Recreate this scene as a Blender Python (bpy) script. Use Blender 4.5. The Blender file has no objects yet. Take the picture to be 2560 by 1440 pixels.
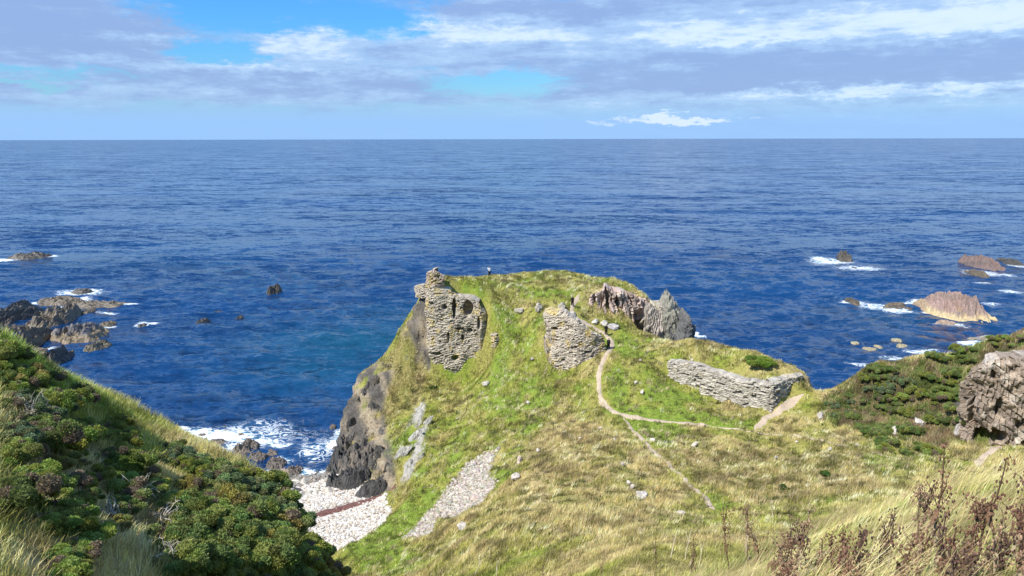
import bpy, bmesh, math, random
import numpy as np
from mathutils import Vector, Matrix

# ------------------------------------------------------------------ camera, sky, sun, exposure
SC = bpy.context.scene
H = 48.0                                   # eye height above the sea
F = 1849.0                                 # focal length in pixels of the 2560 wide photograph
PITCH = math.radians(11.4)
cam = bpy.data.cameras.new('camera'); camo = bpy.data.objects.new('camera', cam)
SC.collection.objects.link(camo); SC.camera = camo
cam.sensor_width = 36.0; cam.lens = 36.0 * F / 2560.0
cam.clip_start = 0.1; cam.clip_end = 200000.0
camo.location = (0, 0, H)
camo.rotation_euler = (Matrix.Rotation(math.radians(90) - PITCH, 3, 'X') @ Matrix.Rotation(math.radians(-0.11), 3, 'Z')).to_euler()

SUN = Vector((-0.52, -0.40, 0.76)).normalized()     # towards the sun
sd = bpy.data.lights.new('sun', 'SUN'); sd.energy = 5.0; sd.angle = math.radians(0.5); sd.color = (1.0, 0.95, 0.86)
so = bpy.data.objects.new('sun', sd); SC.collection.objects.link(so)
so.rotation_euler = SUN.to_track_quat('Z', 'Y').to_euler(); so.location = (-40, -40, 120)
SC.view_settings.view_transform = 'Standard'; SC.view_settings.look = 'None'
SC.view_settings.gamma = 1.0; SC.view_settings.use_curve_mapping = False
SC.view_settings.exposure = 0.35
SC.cycles.max_bounces = 5; SC.cycles.diffuse_bounces = 2; SC.cycles.glossy_bounces = 2
SC.cycles.transmission_bounces = 2; SC.cycles.transparent_max_bounces = 4
SC.cycles.caustics_reflective = False; SC.cycles.caustics_refractive = False


class NT:
    """short hand for building node trees out of arithmetic"""
    def __init__(s, tree):
        s.t = tree; s.n = tree.nodes; s.l = tree.links
    def node(s, typ, **kw):
        nd = s.n.new(typ)
        for k, v in kw.items(): setattr(nd, k, v)
        return nd
    def put(s, sock, v):
        if hasattr(v, 'is_output') or isinstance(v, bpy.types.NodeSocket): s.l.new(v, sock)
        else: sock.default_value = v
    def m(s, op, a, b=None, c=None, clamp=False):
        nd = s.node('ShaderNodeMath', operation=op, use_clamp=clamp)
        s.put(nd.inputs[0], a)
        if b is not None: s.put(nd.inputs[1], b)
        if c is not None: s.put(nd.inputs[2], c)
        return nd.outputs[0]
    def smooth(s, v, a, b, lo=0.0, hi=1.0):
        nd = s.node('ShaderNodeMapRange', interpolation_type='SMOOTHSTEP')
        s.put(nd.inputs['Value'], v); nd.inputs['From Min'].default_value = a; nd.inputs['From Max'].default_value = b
        nd.inputs['To Min'].default_value = lo; nd.inputs['To Max'].default_value = hi
        return nd.outputs[0]
    def mix(s, f, a, b, mode='MIX'):
        nd = s.node('ShaderNodeMix', data_type='RGBA', blend_type=mode)
        s.put(nd.inputs[0], f)
        for i, v in ((6, a), (7, b)):
            if isinstance(v, tuple): v = (v + (1.0,))[:4]
            s.put(nd.inputs[i], v)
        return nd.outputs[2]
    def vec(s, x, y, z=0.0):
        nd = s.node('ShaderNodeCombineXYZ')
        for i, v in enumerate((x, y, z)): s.put(nd.inputs[i], v)
        return nd.outputs[0]
    def noise(s, v, scale, detail=4.0, rough=0.55, dist=0.0):
        nd = s.node('ShaderNodeTexNoise')
        if v is not None: s.l.new(v, nd.inputs['Vector'])
        nd.inputs['Scale'].default_value = scale; nd.inputs['Detail'].default_value = detail
        nd.inputs['Roughness'].default_value = rough; nd.inputs['Distortion'].default_value = dist
        return nd.outputs['Fac']
    def mapv(s, v, scale=(1, 1, 1), rot=(0, 0, 0), loc=(0, 0, 0)):
        nd = s.node('ShaderNodeMapping'); s.l.new(v, nd.inputs[0])
        nd.inputs['Scale'].default_value = scale; nd.inputs['Rotation'].default_value = rot; nd.inputs['Location'].default_value = loc
        return nd.outputs[0]


world = bpy.data.worlds.new('World'); SC.world = world; world.use_nodes = True
def build_world():
    w = NT(world.node_tree); w.n.clear()
    sky = w.node('ShaderNodeTexSky', sky_type='NISHITA', sun_disc=False)
    sky.sun_elevation = math.asin(SUN.z); sky.sun_rotation = math.atan2(SUN.x, SUN.y)
    sky.altitude = 50; sky.air_density = 1.0; sky.dust_density = 0.6; sky.ozone_density = 2.0
    tc = w.node('ShaderNodeTexCoord')
    sp = w.node('ShaderNodeSeparateXYZ'); w.l.new(tc.outputs['Generated'], sp.inputs[0])
    az = w.m('ARCTAN2', sp.outputs[0], sp.outputs[1]); el = w.m('ARCSINE', sp.outputs[2])
    # bend the angular coordinates with noise so that cloud edges are ragged
    P0 = w.vec(w.m('MULTIPLY', az, 3.0), w.m('MULTIPLY', el, 14.0))
    n1 = w.noise(w.mapv(P0, (1.6, 1, 1)), 4.5, 9.0, 0.7); n2 = w.noise(w.mapv(P0, (1.6, 1, 1), loc=(7, 3, 1)), 4.5, 9.0, 0.7)
    wa = w.m('ADD', az, w.m('MULTIPLY', w.m('SUBTRACT', n1, 0.5), 0.20))
    we = w.m('ADD', el, w.m('MULTIPLY', w.m('SUBTRACT', n2, 0.5), 0.055))
    def blob(u, v, ru, rv):
        x = (u - 1280) / F; a = (720 - v) / F
        dy = math.cos(PITCH) + a * math.sin(PITCH); dz = -math.sin(PITCH) + a * math.cos(PITCH)
        A = math.atan2(x, dy); E = math.atan2(dz, math.hypot(x, dy)); ra = ru / F; re = rv / F
        p = w.m('DIVIDE', w.m('SUBTRACT', wa, A), ra); q = w.m('DIVIDE', w.m('SUBTRACT', we, E), re)
        d = w.m('ADD', w.m('MULTIPLY', p, p), w.m('MULTIPLY', q, q))
        return w.m('EXPONENT', w.m('MULTIPLY', d, -1.0))
    def total(lst):
        t = None
        for (amp, *b) in lst:
            g = w.m('MULTIPLY', blob(*b), amp); t = g if t is None else w.m('ADD', t, g)
        return t
    cover = total([(0.5, 180, 80, 330, 70), (-0.50, 600, 40, 200, 60), (-0.5, 560, 130, 120, 25), (-0.45, 1000, 55, 170, 50), (-0.32, 130, 172, 260, 12), (0.35, 760, 110, 130, 45),
                   (0.40, 700, 210, 420, 40), (0.45, 1230, 105, 260, 45), (-0.52, 1230, 205, 190, 30), (0.5, 1500, 40, 450, 40),
                   (0.55, 2000, 130, 700, 110), (-0.30, 1900, 60, 200, 20), (0.4, 2200, 240, 450, 22), (-0.25, 700, 300, 900, 22), (-0.35, 80, 215, 150, 14), (0.45, 80, 240, 160, 14),
                   (-0.28, 1480, 150, 150, 25)])
    base = w.m('ADD', w.m('MULTIPLY', w.noise(w.mapv(P0, loc=(2.3, 9.1, 0)), 1.6, 7.0, 0.62), .62), w.m('MULTIPLY', w.noise(w.mapv(P0, (2.6, 1.5, 1), loc=(5, 2, 0)), 2.4, 9.0, 0.68), .38))
    cov = w.m('ADD', w.m('ADD', base, cover), 0.0)
    mask = w.smooth(cov, 0.32, 0.70)
    # light and dark parts of the cloud deck
    lit = total([(-0.45, 150, 70, 330, 60), (0.35, 360, 95, 120, 16), (0.35, 760, 110, 110, 30), (0.40, 1200, 80, 260, 26), (-0.40, 1900, 190, 560, 40), (-0.25, 1350, 20, 300, 25),
                 (0.40, 2450, 50, 220, 50), (0.30, 1800, 95, 260, 16), (0.45, 2250, 232, 420, 14), (-0.18, 700, 205, 420, 24), (0.25, 620, 165, 300, 12), (0.3, 1950, 60, 300, 25), (-0.25, 2400, 120, 250, 25)])
    ln = w.m('ADD', w.m('MULTIPLY', w.noise(w.mapv(P0, (1.2, 1.9, 1), loc=(1.1, 4.7, 2)), 2.4, 8.0, 0.66), .6), w.m('MULTIPLY', w.noise(w.mapv(P0, (3.0, 1.7, 1), loc=(3.1, 1.7, 2)), 2.6, 9.0, 0.68), .4))
    lightness = w.smooth(w.m('ADD', ln, w.m('MULTIPLY', lit, .5)), 0.30, 0.80)
    ccol = w.mix(w.smooth(lightness, 0.0, 0.5), (2.5, 3.6, 6.2), (3.4, 4.95, 7.4))
    ccol = w.mix(w.smooth(lightness, 0.45, 1.0), ccol, (6.1, 7.3, 9.1))
    # clear sky: deep blue above, paler and slightly hazy towards the sea
    tint = w.mix(w.smooth(el, 0.0, 0.16), (0.55, 0.88, 1.15), (0.36, 0.92, 1.45))
    clear = w.mix(1.0, sky.outputs[0], tint, 'MULTIPLY')
    low = w.mix(w.smooth(el, 0.015, 0.07), (2.7, 4.7, 7.9), clear)
    deck = w.m('MULTIPLY', mask, w.smooth(el, 0.012, 0.06, 0.12, 0.92))
    col = w.mix(deck, low, ccol)
    # one bright cumulus low over the sea
    ea = total([(1.0, 1690, 299, 140, 9), (0.45, 1650, 291, 60, 9), (0.4, 1770, 293, 50, 8), (0.45, 1510, 304, 45, 5)])
    cum = w.smooth(w.m('ADD', ea, w.m('MULTIPLY', w.m('SUBTRACT', w.noise(P0, 9.0, 5.0, 0.6), 0.5), 1.2)), 0.30, 0.95, 0.0, 0.9)
    col = w.mix(cum, col, (6.0, 7.1, 8.8))
    # the upper half of the dome, out of view, is broken cloud; below the horizon a plain sea blue
    col = w.mix(w.smooth(el, -0.02, 0.0), (0.6, 1.2, 2.4), col)
    bg = w.node('ShaderNodeBackground'); w.l.new(col, bg.inputs[0]); bg.inputs[1].default_value = 0.1
    out = w.node('ShaderNodeOutputWorld'); w.l.new(bg.outputs[0], out.inputs[0])
build_world()

# ------------------------------------------------------------------ noise and projection helpers
rng = np.random.default_rng(7)
def _h(ix, iy, iz, seed):
    with np.errstate(over='ignore'):
        h = (ix.astype(np.int64).astype(np.uint32) * np.uint32(374761393) + iy.astype(np.int64).astype(np.uint32) * np.uint32(668265263)
             + iz.astype(np.int64).astype(np.uint32) * np.uint32(2147483647) + np.uint32(seed * 974634777 % 4294967296))
        h = (h ^ (h >> np.uint32(13))) * np.uint32(1274126177)
        h = (h ^ (h >> np.uint32(16))) * np.uint32(2246822519)
        h = h ^ (h >> np.uint32(15))
    return h.astype(np.float64) / 4294967295.0
def rnd2(ix, iy, seed=0):
    ix = np.asarray(ix); return _h(ix, np.asarray(iy), np.zeros_like(ix), seed)
def vn2(x, y, seed=0):
    x = np.asarray(x, float); y = np.asarray(y, float)
    i = np.floor(x); j = np.floor(y); fx = x - i; fy = y - j
    fx = fx * fx * fx * (fx * (fx * 6 - 15) + 10); fy = fy * fy * fy * (fy * (fy * 6 - 15) + 10)
    a = rnd2(i, j, seed); b = rnd2(i + 1, j, seed); c = rnd2(i, j + 1, seed); d = rnd2(i + 1, j + 1, seed)
    return (a * (1 - fx) + b * fx) * (1 - fy) + (c * (1 - fx) + d * fx) * fy
def fbm2(x, y, oct=4, seed=0, gain=0.5):
    s = 0; a = 1; t = 0
    for k in range(oct):
        s = s + a * vn2(x * 2 ** k + 17.3 * k, y * 2 ** k - 9.1 * k, seed + k); t += a; a *= gain
    return s / t
def vn3(p, seed=0):
    i = np.floor(p); f = p - i; f = f * f * (3 - 2 * f)
    r = 0
    for dx in (0, 1):
        for dy in (0, 1):
            for dz in (0, 1):
                wgt = (f[:, 0] if dx else 1 - f[:, 0]) * (f[:, 1] if dy else 1 - f[:, 1]) * (f[:, 2] if dz else 1 - f[:, 2])
                r = r + wgt * _h(i[:, 0] + dx, i[:, 1] + dy, i[:, 2] + dz, seed)
    return r
def fbm3(p, oct=4, seed=0, gain=0.5):
    s = 0; a = 1; t = 0
    for k in range(oct):
        s = s + a * vn3(p * 2 ** k + 11.7 * k, seed + k); t += a; a *= gain
    return s / t
def sstep(x, a, b):
    t = np.clip((x - a) / (b - a), 0, 1); return t * t * (3 - 2 * t)

CP, SP = math.cos(PITCH), math.sin(PITCH)
def ray(u, v):
    u = np.asarray(u, float); v = np.asarray(v, float)
    a = (720 - v) / F
    return (u - 1280) / F, CP + a * SP, -SP + a * CP
def atY(u, v, Y):                           # the point of that sight line at distance Y
    x, y, z = ray(u, v); t = Y / y
    return np.array([x * t, Y, H + z * t])
def atZ(u, v, Z):                           # ... at height Z
    x, y, z = ray(u, v); t = (Z - H) / z
    return np.array([x * t, y * t, Z])

def mesh_obj(name, V, Fc, mat=None, parent=None, smooth=True, col=None, attrs=None):
    """V (n,3), Fc (m,k) or list of arrays -> one mesh object, optional point colours"""
    me = bpy.data.meshes.new(name)
    V = np.asarray(V, np.float32)
    groups = Fc if isinstance(Fc, list) else [Fc]
    groups = [np.asarray(g, np.int32) for g in groups if len(g)]
    me.vertices.add(len(V)); me.vertices.foreach_set('co', V.ravel())
    nl = sum(g.size for g in groups); npoly = sum(len(g) for g in groups)
    me.loops.add(nl); me.loops.foreach_set('vertex_index', np.concatenate([g.ravel() for g in groups]))
    tot = np.concatenate([np.full(len(g), g.shape[1], np.int32) for g in groups])
    me.polygons.add(npoly)
    me.polygons.foreach_set('loop_start', np.concatenate([[0], np.cumsum(tot)[:-1]]).astype(np.int32))
    me.update(calc_edges=True)
    me.polygons.foreach_set('use_smooth', np.full(npoly, smooth, bool))
    if col is not None:
        a = me.color_attributes.new('Col', 'FLOAT_COLOR', 'POINT')
        c = np.ones((len(V), 4), np.float32); c[:, :3] = col; a.data.foreach_set('color', c.ravel())
    for k, val in (attrs or {}).items():
        a = me.attributes.new(k, 'FLOAT', 'POINT'); a.data.foreach_set('value', np.asarray(val, np.float32))
    me.validate()
    if mat: me.materials.append(mat)
    o = bpy.data.objects.new(name, me); SC.collection.objects.link(o)
    if parent: o.parent = parent
    return o
def empty(name, loc, rz=0.0):
    o = bpy.data.objects.new(name, None); SC.collection.objects.link(o)
    o.location = loc; o.rotation_euler = (0, 0, rz); o.empty_display_size = 0.2
    return o
def tag(o, label=None, cat=None, group=None, kind=None):
    if label: o['label'] = label
    if cat: o['category'] = cat
    if group: o['group'] = group
    if kind: o['kind'] = kind
    return o
def gridfaces(nr, nc):
    i = np.arange(nr - 1)[:, None] * nc + np.arange(nc - 1)[None, :]
    return np.stack([i, i + 1, i + nc + 1, i + nc], -1).reshape(-1, 4)

def material(name, rough=0.9, spec=0.2, bump=None, noise_amt=0.25, noise_scale=3.0, transl=0.0, base=None):
    """surface whose colour is the mesh's own Col attribute broken up by fine noise"""
    m = bpy.data.materials.new(name); m.use_nodes = True; t = NT(m.node_tree)
    p = t.n['Principled BSDF']; p.inputs['Roughness'].default_value = rough
    p.inputs['Specular IOR Level'].default_value = spec
    if base is None:
        at = t.node('ShaderNodeAttribute', attribute_name='Col'); c = at.outputs['Color']
    else: c = (base + (1.0,))[:4]
    geo = t.node('ShaderNodeNewGeometry')
    if noise_amt:
        n = t.noise(geo.outputs['Position'], noise_scale, 5.0, 0.65)
        g = t.smooth(n, 0.25, 0.75, 1 - noise_amt, 1 + noise_amt)
        c = t.mix(1.0, c, t.vec(g, g, g), 'MULTIPLY')
    t.put(p.inputs['Base Color'], c)
    if bump:
        b = t.node('ShaderNodeBump'); b.inputs['Strength'].default_value = bump[0]; b.inputs['Distance'].default_value = bump[2]
        t.l.new(t.noise(geo.outputs['Position'], bump[1], 6.0, 0.7), b.inputs['Height']); t.l.new(b.outputs[0], p.inputs['Normal'])
    if transl:
        tr = t.node('ShaderNodeBsdfTranslucent'); t.put(tr.inputs[0], c)
        mx = t.node('ShaderNodeMixShader'); mx.inputs[0].default_value = transl
        t.l.new(p.outputs[0], mx.inputs[1]); t.l.new(tr.outputs[0], mx.inputs[2]); t.l.new(mx.outputs[0], t.n['Material Output'].inputs[0])
    return m
M_GROUND = material('ground_cover', 0.95, 0.05, (0.9, 3.0, 0.3), 0.35, 2.5)
M_GRASS = material('grass_blades', 0.75, 0.15, None, 0.0, 1.0, 0.25)
M_GORSE = material('gorse_foliage', 0.7, 0.2, None, 0.2, 4.0, 0.28)
M_ROCK = material('weathered_rock', 0.85, 0.25, (0.8, 4.0, 0.12), 0.35, 2.2)
M_WET = material('wet_rock', 0.45, 0.5, (0.8, 3.0, 0.15), 0.35, 1.6)
M_STONE = material('masonry_stone', 0.9, 0.15, (0.8, 9.0, 0.05), 0.25, 6.0)
M_PEBBLE = material('beach_pebble', 0.8, 0.2, None, 0.12, 5.0)
M_PATH = material('trodden_earth', 0.95, 0.05, (0.5, 8.0, 0.04), 0.2, 4.0, base=(0.46, 0.37, 0.28))
M_WRACK = material('seaweed_wrack', 0.7, 0.3, (0.9, 6.0, 0.08), 0.45, 3.0, base=(0.16, 0.075, 0.06))
M_STEM = material('dry_stem', 0.8, 0.1, None, 0.25, 20.0)

# ------------------------------------------------------------------ the land: heights from surveyed lines
pts = []
def L(*uvy, step=2.5):                      # break line through (u, v, distance)
    q = [atY(*k) for k in uvy]; W(*q, step=step)
def Z(*uvz, step=2.5):                      # break line through (u, v, height)
    W(*[atZ(*k) for k in uvz], step=step)
def W(*q, step=2.5):
    q = [np.asarray(k, float) for k in q]; pts.append(q[0])
    for a, b in zip(q[:-1], q[1:]):
        n = max(1, int(np.linalg.norm(b - a) / step))
        for k in range(1, n + 1): pts.append(a + (b - a) * k / n)
# headland plateau, its far edge and the drop behind it
L((1062, 725, 119.5), (1120, 708, 123), (1223, 689, 129), (1300, 690, 131), (1370, 681, 132.5), (1450, 690, 132), (1540, 701, 130), (1590, 719, 127.5), (1620, 742, 125))
L((1060, 722, 117.6), (1090, 716, 117.6), (1125, 728, 117.4), (1160, 738, 117.5), (1195, 748, 117.0), (1215, 760, 116.6), (1235, 745, 118), (1262, 735, 119), (1330, 733, 120), (1400, 732, 121), (1470, 722, 122), (1530, 727, 122))
L((1300, 705, 127), (1400, 712, 126), (1480, 705, 127), (1550, 712, 126))
W((-16, 126, 19), (-13, 133, 17), (-4, 138, 19), (6, 140, 20), (14, 138, 19), (20, 134, 17))
W((-27.3, 106.5, -1.2), (-28.5, 112, -2.5), (-29.5, 120, -3), (-25, 132, -3), (-15, 144, -3), (0, 149, -3), (14, 147, -3), (24, 141, -3), (32, 131, -3), (34, 122, -2.5), (33.5, 116, -1.5))
# west cliff of the headland
L((1050, 742, 119), (1005, 820, 118), (960, 890, 116.5), (900, 930, 115), (870, 990, 113), (850, 1080, 111), (846, 1135, 109.5))
L((1055, 800, 117.5), (1055, 870, 116), (1050, 940, 113.5), (1020, 1000, 109), (985, 1060, 103), (975, 1120, 97), (972, 1180, 92))
L((855, 1160, 104), (905, 1190, 98), (950, 1215, 92), (990, 1240, 86))
# foot of the tower ruin, front slope
L((1060, 935, 114), (1140, 927, 115), (1215, 918, 113.5))
L((1226, 775, 115.2), (1230, 800, 114.2), (1240, 860, 112.4), (1250, 930, 108), (1230, 1010, 101), (1200, 1080, 95), (1150, 1130, 90))
L((1300, 742, 119), (1290, 790, 116.5), (1300, 850, 112.5), (1300, 920, 107), (1310, 1000, 100.5), (1290, 1080, 93))
L((1345, 745, 119), (1348, 800, 112.5), (1354, 870, 108.5), (1385, 955, 104.3))
L((1120, 985, 109), (1090, 1060, 101), (1060, 1130, 93.5), (1040, 1200, 87), (1010, 1250, 83))
L((1240, 1125, 88), (1180, 1230, 80.5), (1060, 1335, 75.5))
# shelf behind the middle wall, path down the neck
L((1445, 740, 119.5), (1430, 770, 116), (1450, 800, 113.5), (1510, 838, 112), (1521, 873, 109), (1500, 910, 104.5), (1495, 960, 99), (1512, 1017, 94.5), (1565, 1045, 91.5), (1700, 1058, 89.5), (1890, 1078, 87))
L((1400, 945, 105.5), (1450, 910, 106.5), (1490, 880, 107.5))
L((1470, 795, 116), (1530, 795, 116.5), (1580, 800, 116.5), (1590, 830, 114))
L((1480, 742, 120), (1510, 775, 118), (1570, 775, 119), (1615, 760, 121.5))
L((1560, 840, 112), (1600, 880, 107), (1650, 905, 103), (1610, 950, 99), (1640, 1000, 95), (1750, 1015, 93.5))
# east side: rock cliff, low saddle, mound over the curtain wall
L((1625, 750, 124), (1640, 800, 120), (1640, 845, 114), (1690, 861, 109.5), (1740, 858, 107.5), (1800, 867, 105), (1900, 893, 100), (1960, 912, 97.5), (2003, 930, 95.3))
L((1676, 893, 102.8), (1740, 901, 100.3), (1800, 920, 98.0), (1870, 940, 95.2), (1938, 948, 93.2), (1975, 936, 94.6), (2006, 924, 96.4))
L((1672, 945, 101.2), (1800, 995, 96.2), (1925, 1029, 91.6), (2010, 980, 95.2))
W((22, 119, 9), (27, 114, 10), (31, 112, 8), (37, 107, 8), (41.5, 101, 7), (44, 97, 8))
W((33, 117, -2), (38, 114, -2.5), (44, 110, -2.5), (50, 104, -2.5), (60, 104, -2.5), (75, 100, -2.5), (95, 98, -2.5))
# path to the east, edge above the eastern bay, right hand hill
L((1890, 1078, 87), (1910, 1048, 90), (1960, 1022, 91.8), (2012, 985, 94.8))
L((2012, 985, 95), (2060, 983, 93.5), (2110, 955, 92.5), (2160, 920, 91.5), (2200, 903, 90.5), (2250, 905, 90), (2330, 890, 89), (2430, 870, 87), (2470, 862, 85), (2560, 832, 82), (2700, 800, 79), (2900, 760, 77))
W((42, 104, 2), (50, 100, 6), (58, 97, 9), (68, 94, 10), (80, 90, 12), (95, 88, 14))
L((2060, 1040, 87), (2120, 1045, 86), (2200, 1055, 83.5), (2300, 1115, 76.5), (2400, 1105, 76.5), (2440, 1110, 75))
L((2130, 985, 90), (2220, 980, 87), (2300, 990, 84.5), (2350, 950, 85.5), (2420, 960, 83.5), (2400, 1030, 80.5))
L((2470, 900, 84), (2560, 870, 81.5), (2700, 840, 79)); L((2440, 925, 79.2), (2530, 905, 78.2), (2620, 900, 77.7), (2800, 890, 76.8)); L((2440, 1108, 75.3), (2520, 1112, 74.6), (2620, 1110, 74), (2800, 1105, 73))
L((2470, 1118, 73.5), (2560, 1130, 71.5), (2700, 1120, 71), (2900, 1110, 70))
W(*[(atY(u, 800, Y)[0], Y, 15.2) for u, Y in ((2452, 76.9), (2520, 75.9), (2600, 75.5), (2760, 75.0))])
# track towards the cave and the slope this side of it
L((1780, 1068, 88), (1900, 1090, 85), (2000, 1090, 83), (2100, 1108, 79), (2180, 1132, 75), (2250, 1149, 72), (2350, 1162, 69.5), (2450, 1178, 66.5), (2560, 1203, 63), (2700, 1215, 61))
L((1575, 1066, 89), (1640, 1132, 80), (1720, 1207, 69.5), (1800, 1290, 58.5))
L((1660, 1100, 84), (1740, 1170, 74), (1830, 1270, 60))
L((1800, 1120, 80.5), (1900, 1150, 76.5), (1900, 1250, 62.5)); L((2000, 1125, 78.5), (2060, 1200, 66)); L((2200, 1182, 67.5), (2300, 1250, 54.5), (2500, 1260, 51))
L((1480, 1020, 96), (1470, 1080, 87.5), (1400, 1130, 81), (1500, 1150, 77)); L((1540, 1180, 71.5), (1400, 1250, 63), (1280, 1300, 58), (1150, 1300, 71))
L((1300, 1180, 76), (1230, 1260, 73), (1160, 1330, 67))
L((1600, 1260, 62), (1500, 1350, 46), (1400, 1400, 45), (1280, 1440, 44.5), (1150, 1430, 52), (1050, 1432, 57.5))
L((1700, 1300, 54), (1600, 1350, 42), (1500, 1440, 30.5))
L((1000, 1350, 73.5), (940, 1385, 71.5), (880, 1430, 68.5)); L((1090, 1370, 68), (1010, 1410, 66))
# beach and sea floor
Z((735, 1192, 0), (820, 1186, 0)); Z((860, 1160, 0.4), (845, 1190, .6), (900, 1215, 1.2), (960, 1235, 1.8)); Z((720, 1260, 1.1), (800, 1262, 1.5), (900, 1240, 1.6), (985, 1238, 2.0))
Z((760, 1335, 2.2), (850, 1362, 2.9), (950, 1310, 2.8), (1000, 1258, 3.0)); Z((830, 1310, 2.2), (900, 1300, 2.3))
Z((500, 1140, -0.9), (600, 1140, -0.7), (700, 1160, -0.6), (800, 1150, -0.6), (845, 1125, -1.0)); Z((480, 1060, -1.6), (600, 1060, -1.6), (720, 1100, -1.4), (820, 1080, -1.8))
W((-39, 92, 0.3), (-33, 82, 2.5), (-29, 74, 3.4), (-24, 70, 4.2)); W((-50, 96, -0.8), (-62, 100, -1), (-85, 104, -1.5))
for x in range(-85, 100, 12): W((x, 152, -5)), W((x, 160, -6))
W((-85, 125, -3), (-60, 125, -3), (-40, 125, -3)); W((50, 130, -4), (75, 125, -4), (95, 120, -4))
# near ground: shoulder under the viewer, falling away beyond its brow
W((0, -14, 46.8), (0, 0, 46.3), (2.5, 4, 44.9), (3, 8, 42.9)); W((14, -10, 46.5), (5, 0, 46.2), (6, 5, 44.5), (6, 9, 42.9), (6.5, 12, 41.7)); W((12, 4, 44.9), (11, 9, 43.3), (11.5, 14, 41.2)); W((24, 4, 44.5), (22, 10, 43.2), (22, 16, 40.6), (40, 6, 44), (40, 20, 39), (70, 10, 42), (95, 10, 41))
W((4, 12, 40.2), (8, 17, 38.2), (16, 22, 36.5), (26, 26, 35.2), (45, 34, 32), (70, 34, 31), (95, 34, 31))
W((5, 24, 31), (16, 36, 26), (30, 40, 24.6), (50, 46, 23), (70, 48, 23), (95, 48, 23)); W((70, 62, 18.5), (95, 62, 19)); W((95, 75, 22), (88, 82, 27), (70, 80, 26.5))
W((-1, 5, 43.0), (-1.5, 10, 39.2), (-1.5, 18, 34), (-1, 28, 27)); W((-5, 12, 37.5), (-6, 20, 29), (-6, 32, 21), (-5, 44, 16.5)); W((-10, 48, 12), (-12, 58, 8.5)); W((3, 34, 25.5), (-1, 38, 21))
# left hill: its crest as seen from here and the fall to the shore behind
L((-250, 760, 29), (0, 832, 31), (80, 882, 33), (150, 922, 35), (310, 987, 38), (400, 1037, 39), (427, 1076, 38), (560, 1132, 37.5), (690, 1202, 35.5), (740, 1272, 33), (765, 1335, 30.5), (815, 1400, 27.5), (852, 1445, 25))
L((-100, 1000, 25), (0, 1000, 24.5), (0, 1200, 17.5), (0, 1440, 12.3)); L((200, 1020, 31), (200, 1100, 27), (200, 1300, 19), (200, 1440, 15.2)); L((320, 1050, 34), (400, 1200, 27.5), (400, 1350, 21.7), (400, 1440, 18.2)); L((560, 1180, 32.5), (600, 1250, 29), (600, 1440, 20.6)); L((690, 1300, 28.5), (750, 1440, 22.8))
W((-14, -14, 46.5), (-9, 0, 45.2), (-8, 6, 43.2), (-9, 10, 40.7)); W((-30, -10, 47), (-30, 8, 45.5), (-26, 18, 43)); W((-4, -8, 46.6), (-4, 2, 45.2), (-4.5, 7, 41.5)); W((-85, -10, 47), (-85, 15, 46), (-60, 14, 46), (-45, 22, 44), (-60, 30, 40), (-85, 30, 41))
W((-40, 37, 33), (-33, 43, 29.5), (-26, 46, 26), (-20, 47, 24.5), (-14, 44, 23.5), (-9.5, 38, 21.5), (-7.3, 31, 24)); W((-60, 45, 28), (-46, 54, 20), (-38, 60, 16), (-30, 60, 14), (-22, 57, 12.5), (-15, 52, 13)); W((-85, 60, 16), (-62, 72, 9), (-50, 78, 6), (-38, 74, 6), (-30, 68, 6.5)); W((-85, 88, 0), (-62, 88, 0.6), (-50, 88, 1))

GX0, GX1, GY0, GY1, GR = -85.0, 95.0, -14.0, 156.0, 0.3
gx = np.arange(GX0, GX1 + 1e-6, GR); gy = np.arange(GY0, GY1 + 1e-6, GR)
def solve_heights():
    P = np.array(pts); q = np.round(P[:, :2] / 0.5).astype(int)
    _, keep = np.unique(q, axis=0, return_index=True); P = P[np.sort(keep)]
    A = np.linalg.norm(P[:, None, :2] - P[None, :, :2], axis=2)
    n = len(P); M = np.zeros((n + 1, n + 1)); M[:n, :n] = A + np.eye(n) * -0.03; M[:n, n] = 1; M[n, :n] = 1
    wgt = np.linalg.solve(M, np.append(P[:, 2], 0))
    cx = np.arange(GX0, GX1 + 0.61, 0.6); cy = np.arange(GY0, GY1 + 0.61, 0.6)
    X, Y = np.meshgrid(cx, cy); Zc = np.empty(X.size)
    xs, ys = X.ravel(), Y.ravel()
    for k in range(0, xs.size, 4000):
        d = np.hypot(xs[k:k + 4000, None] - P[None, :, 0], ys[k:k + 4000, None] - P[None, :, 1])
        Zc[k:k + 4000] = d @ wgt[:n] + wgt[n]
    Zc = Zc.reshape(X.shape)
    ker = np.array([0, .17, .66, .17, 0])
    for ax in (0, 1):
        pad = np.pad(Zc, [(2, 2) if a == ax else (0, 0) for a in (0, 1)], mode='edge')
        Zc = sum(kv * np.take(pad, np.arange(k, k + Zc.shape[ax]), axis=ax) for k, kv in enumerate(ker))
    fx = np.clip((gx - GX0) / 0.6, 0, len(cx) - 1.001); fy = np.clip((gy - GY0) / 0.6, 0, len(cy) - 1.001)
    i = fx.astype(int); j = fy.astype(int); a = fx - i; b = (fy - j)[:, None]
    r0 = Zc[np.ix_(j, i)] * (1 - a) + Zc[np.ix_(j, i + 1)] * a; r1 = Zc[np.ix_(j + 1, i)] * (1 - a) + Zc[np.ix_(j + 1, i + 1)] * a
    return r0 * (1 - b) + r1 * b
HT = solve_heights()
XX, YY = np.meshgrid(gx, gy)
slope0 = np.hypot(*np.gradient(HT, GR))
beachy = (1 - sstep(HT, 2.6, 3.6)) * (1 - sstep(YY, 104, 110)) * (1 - sstep(XX, -12, -8))
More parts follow.
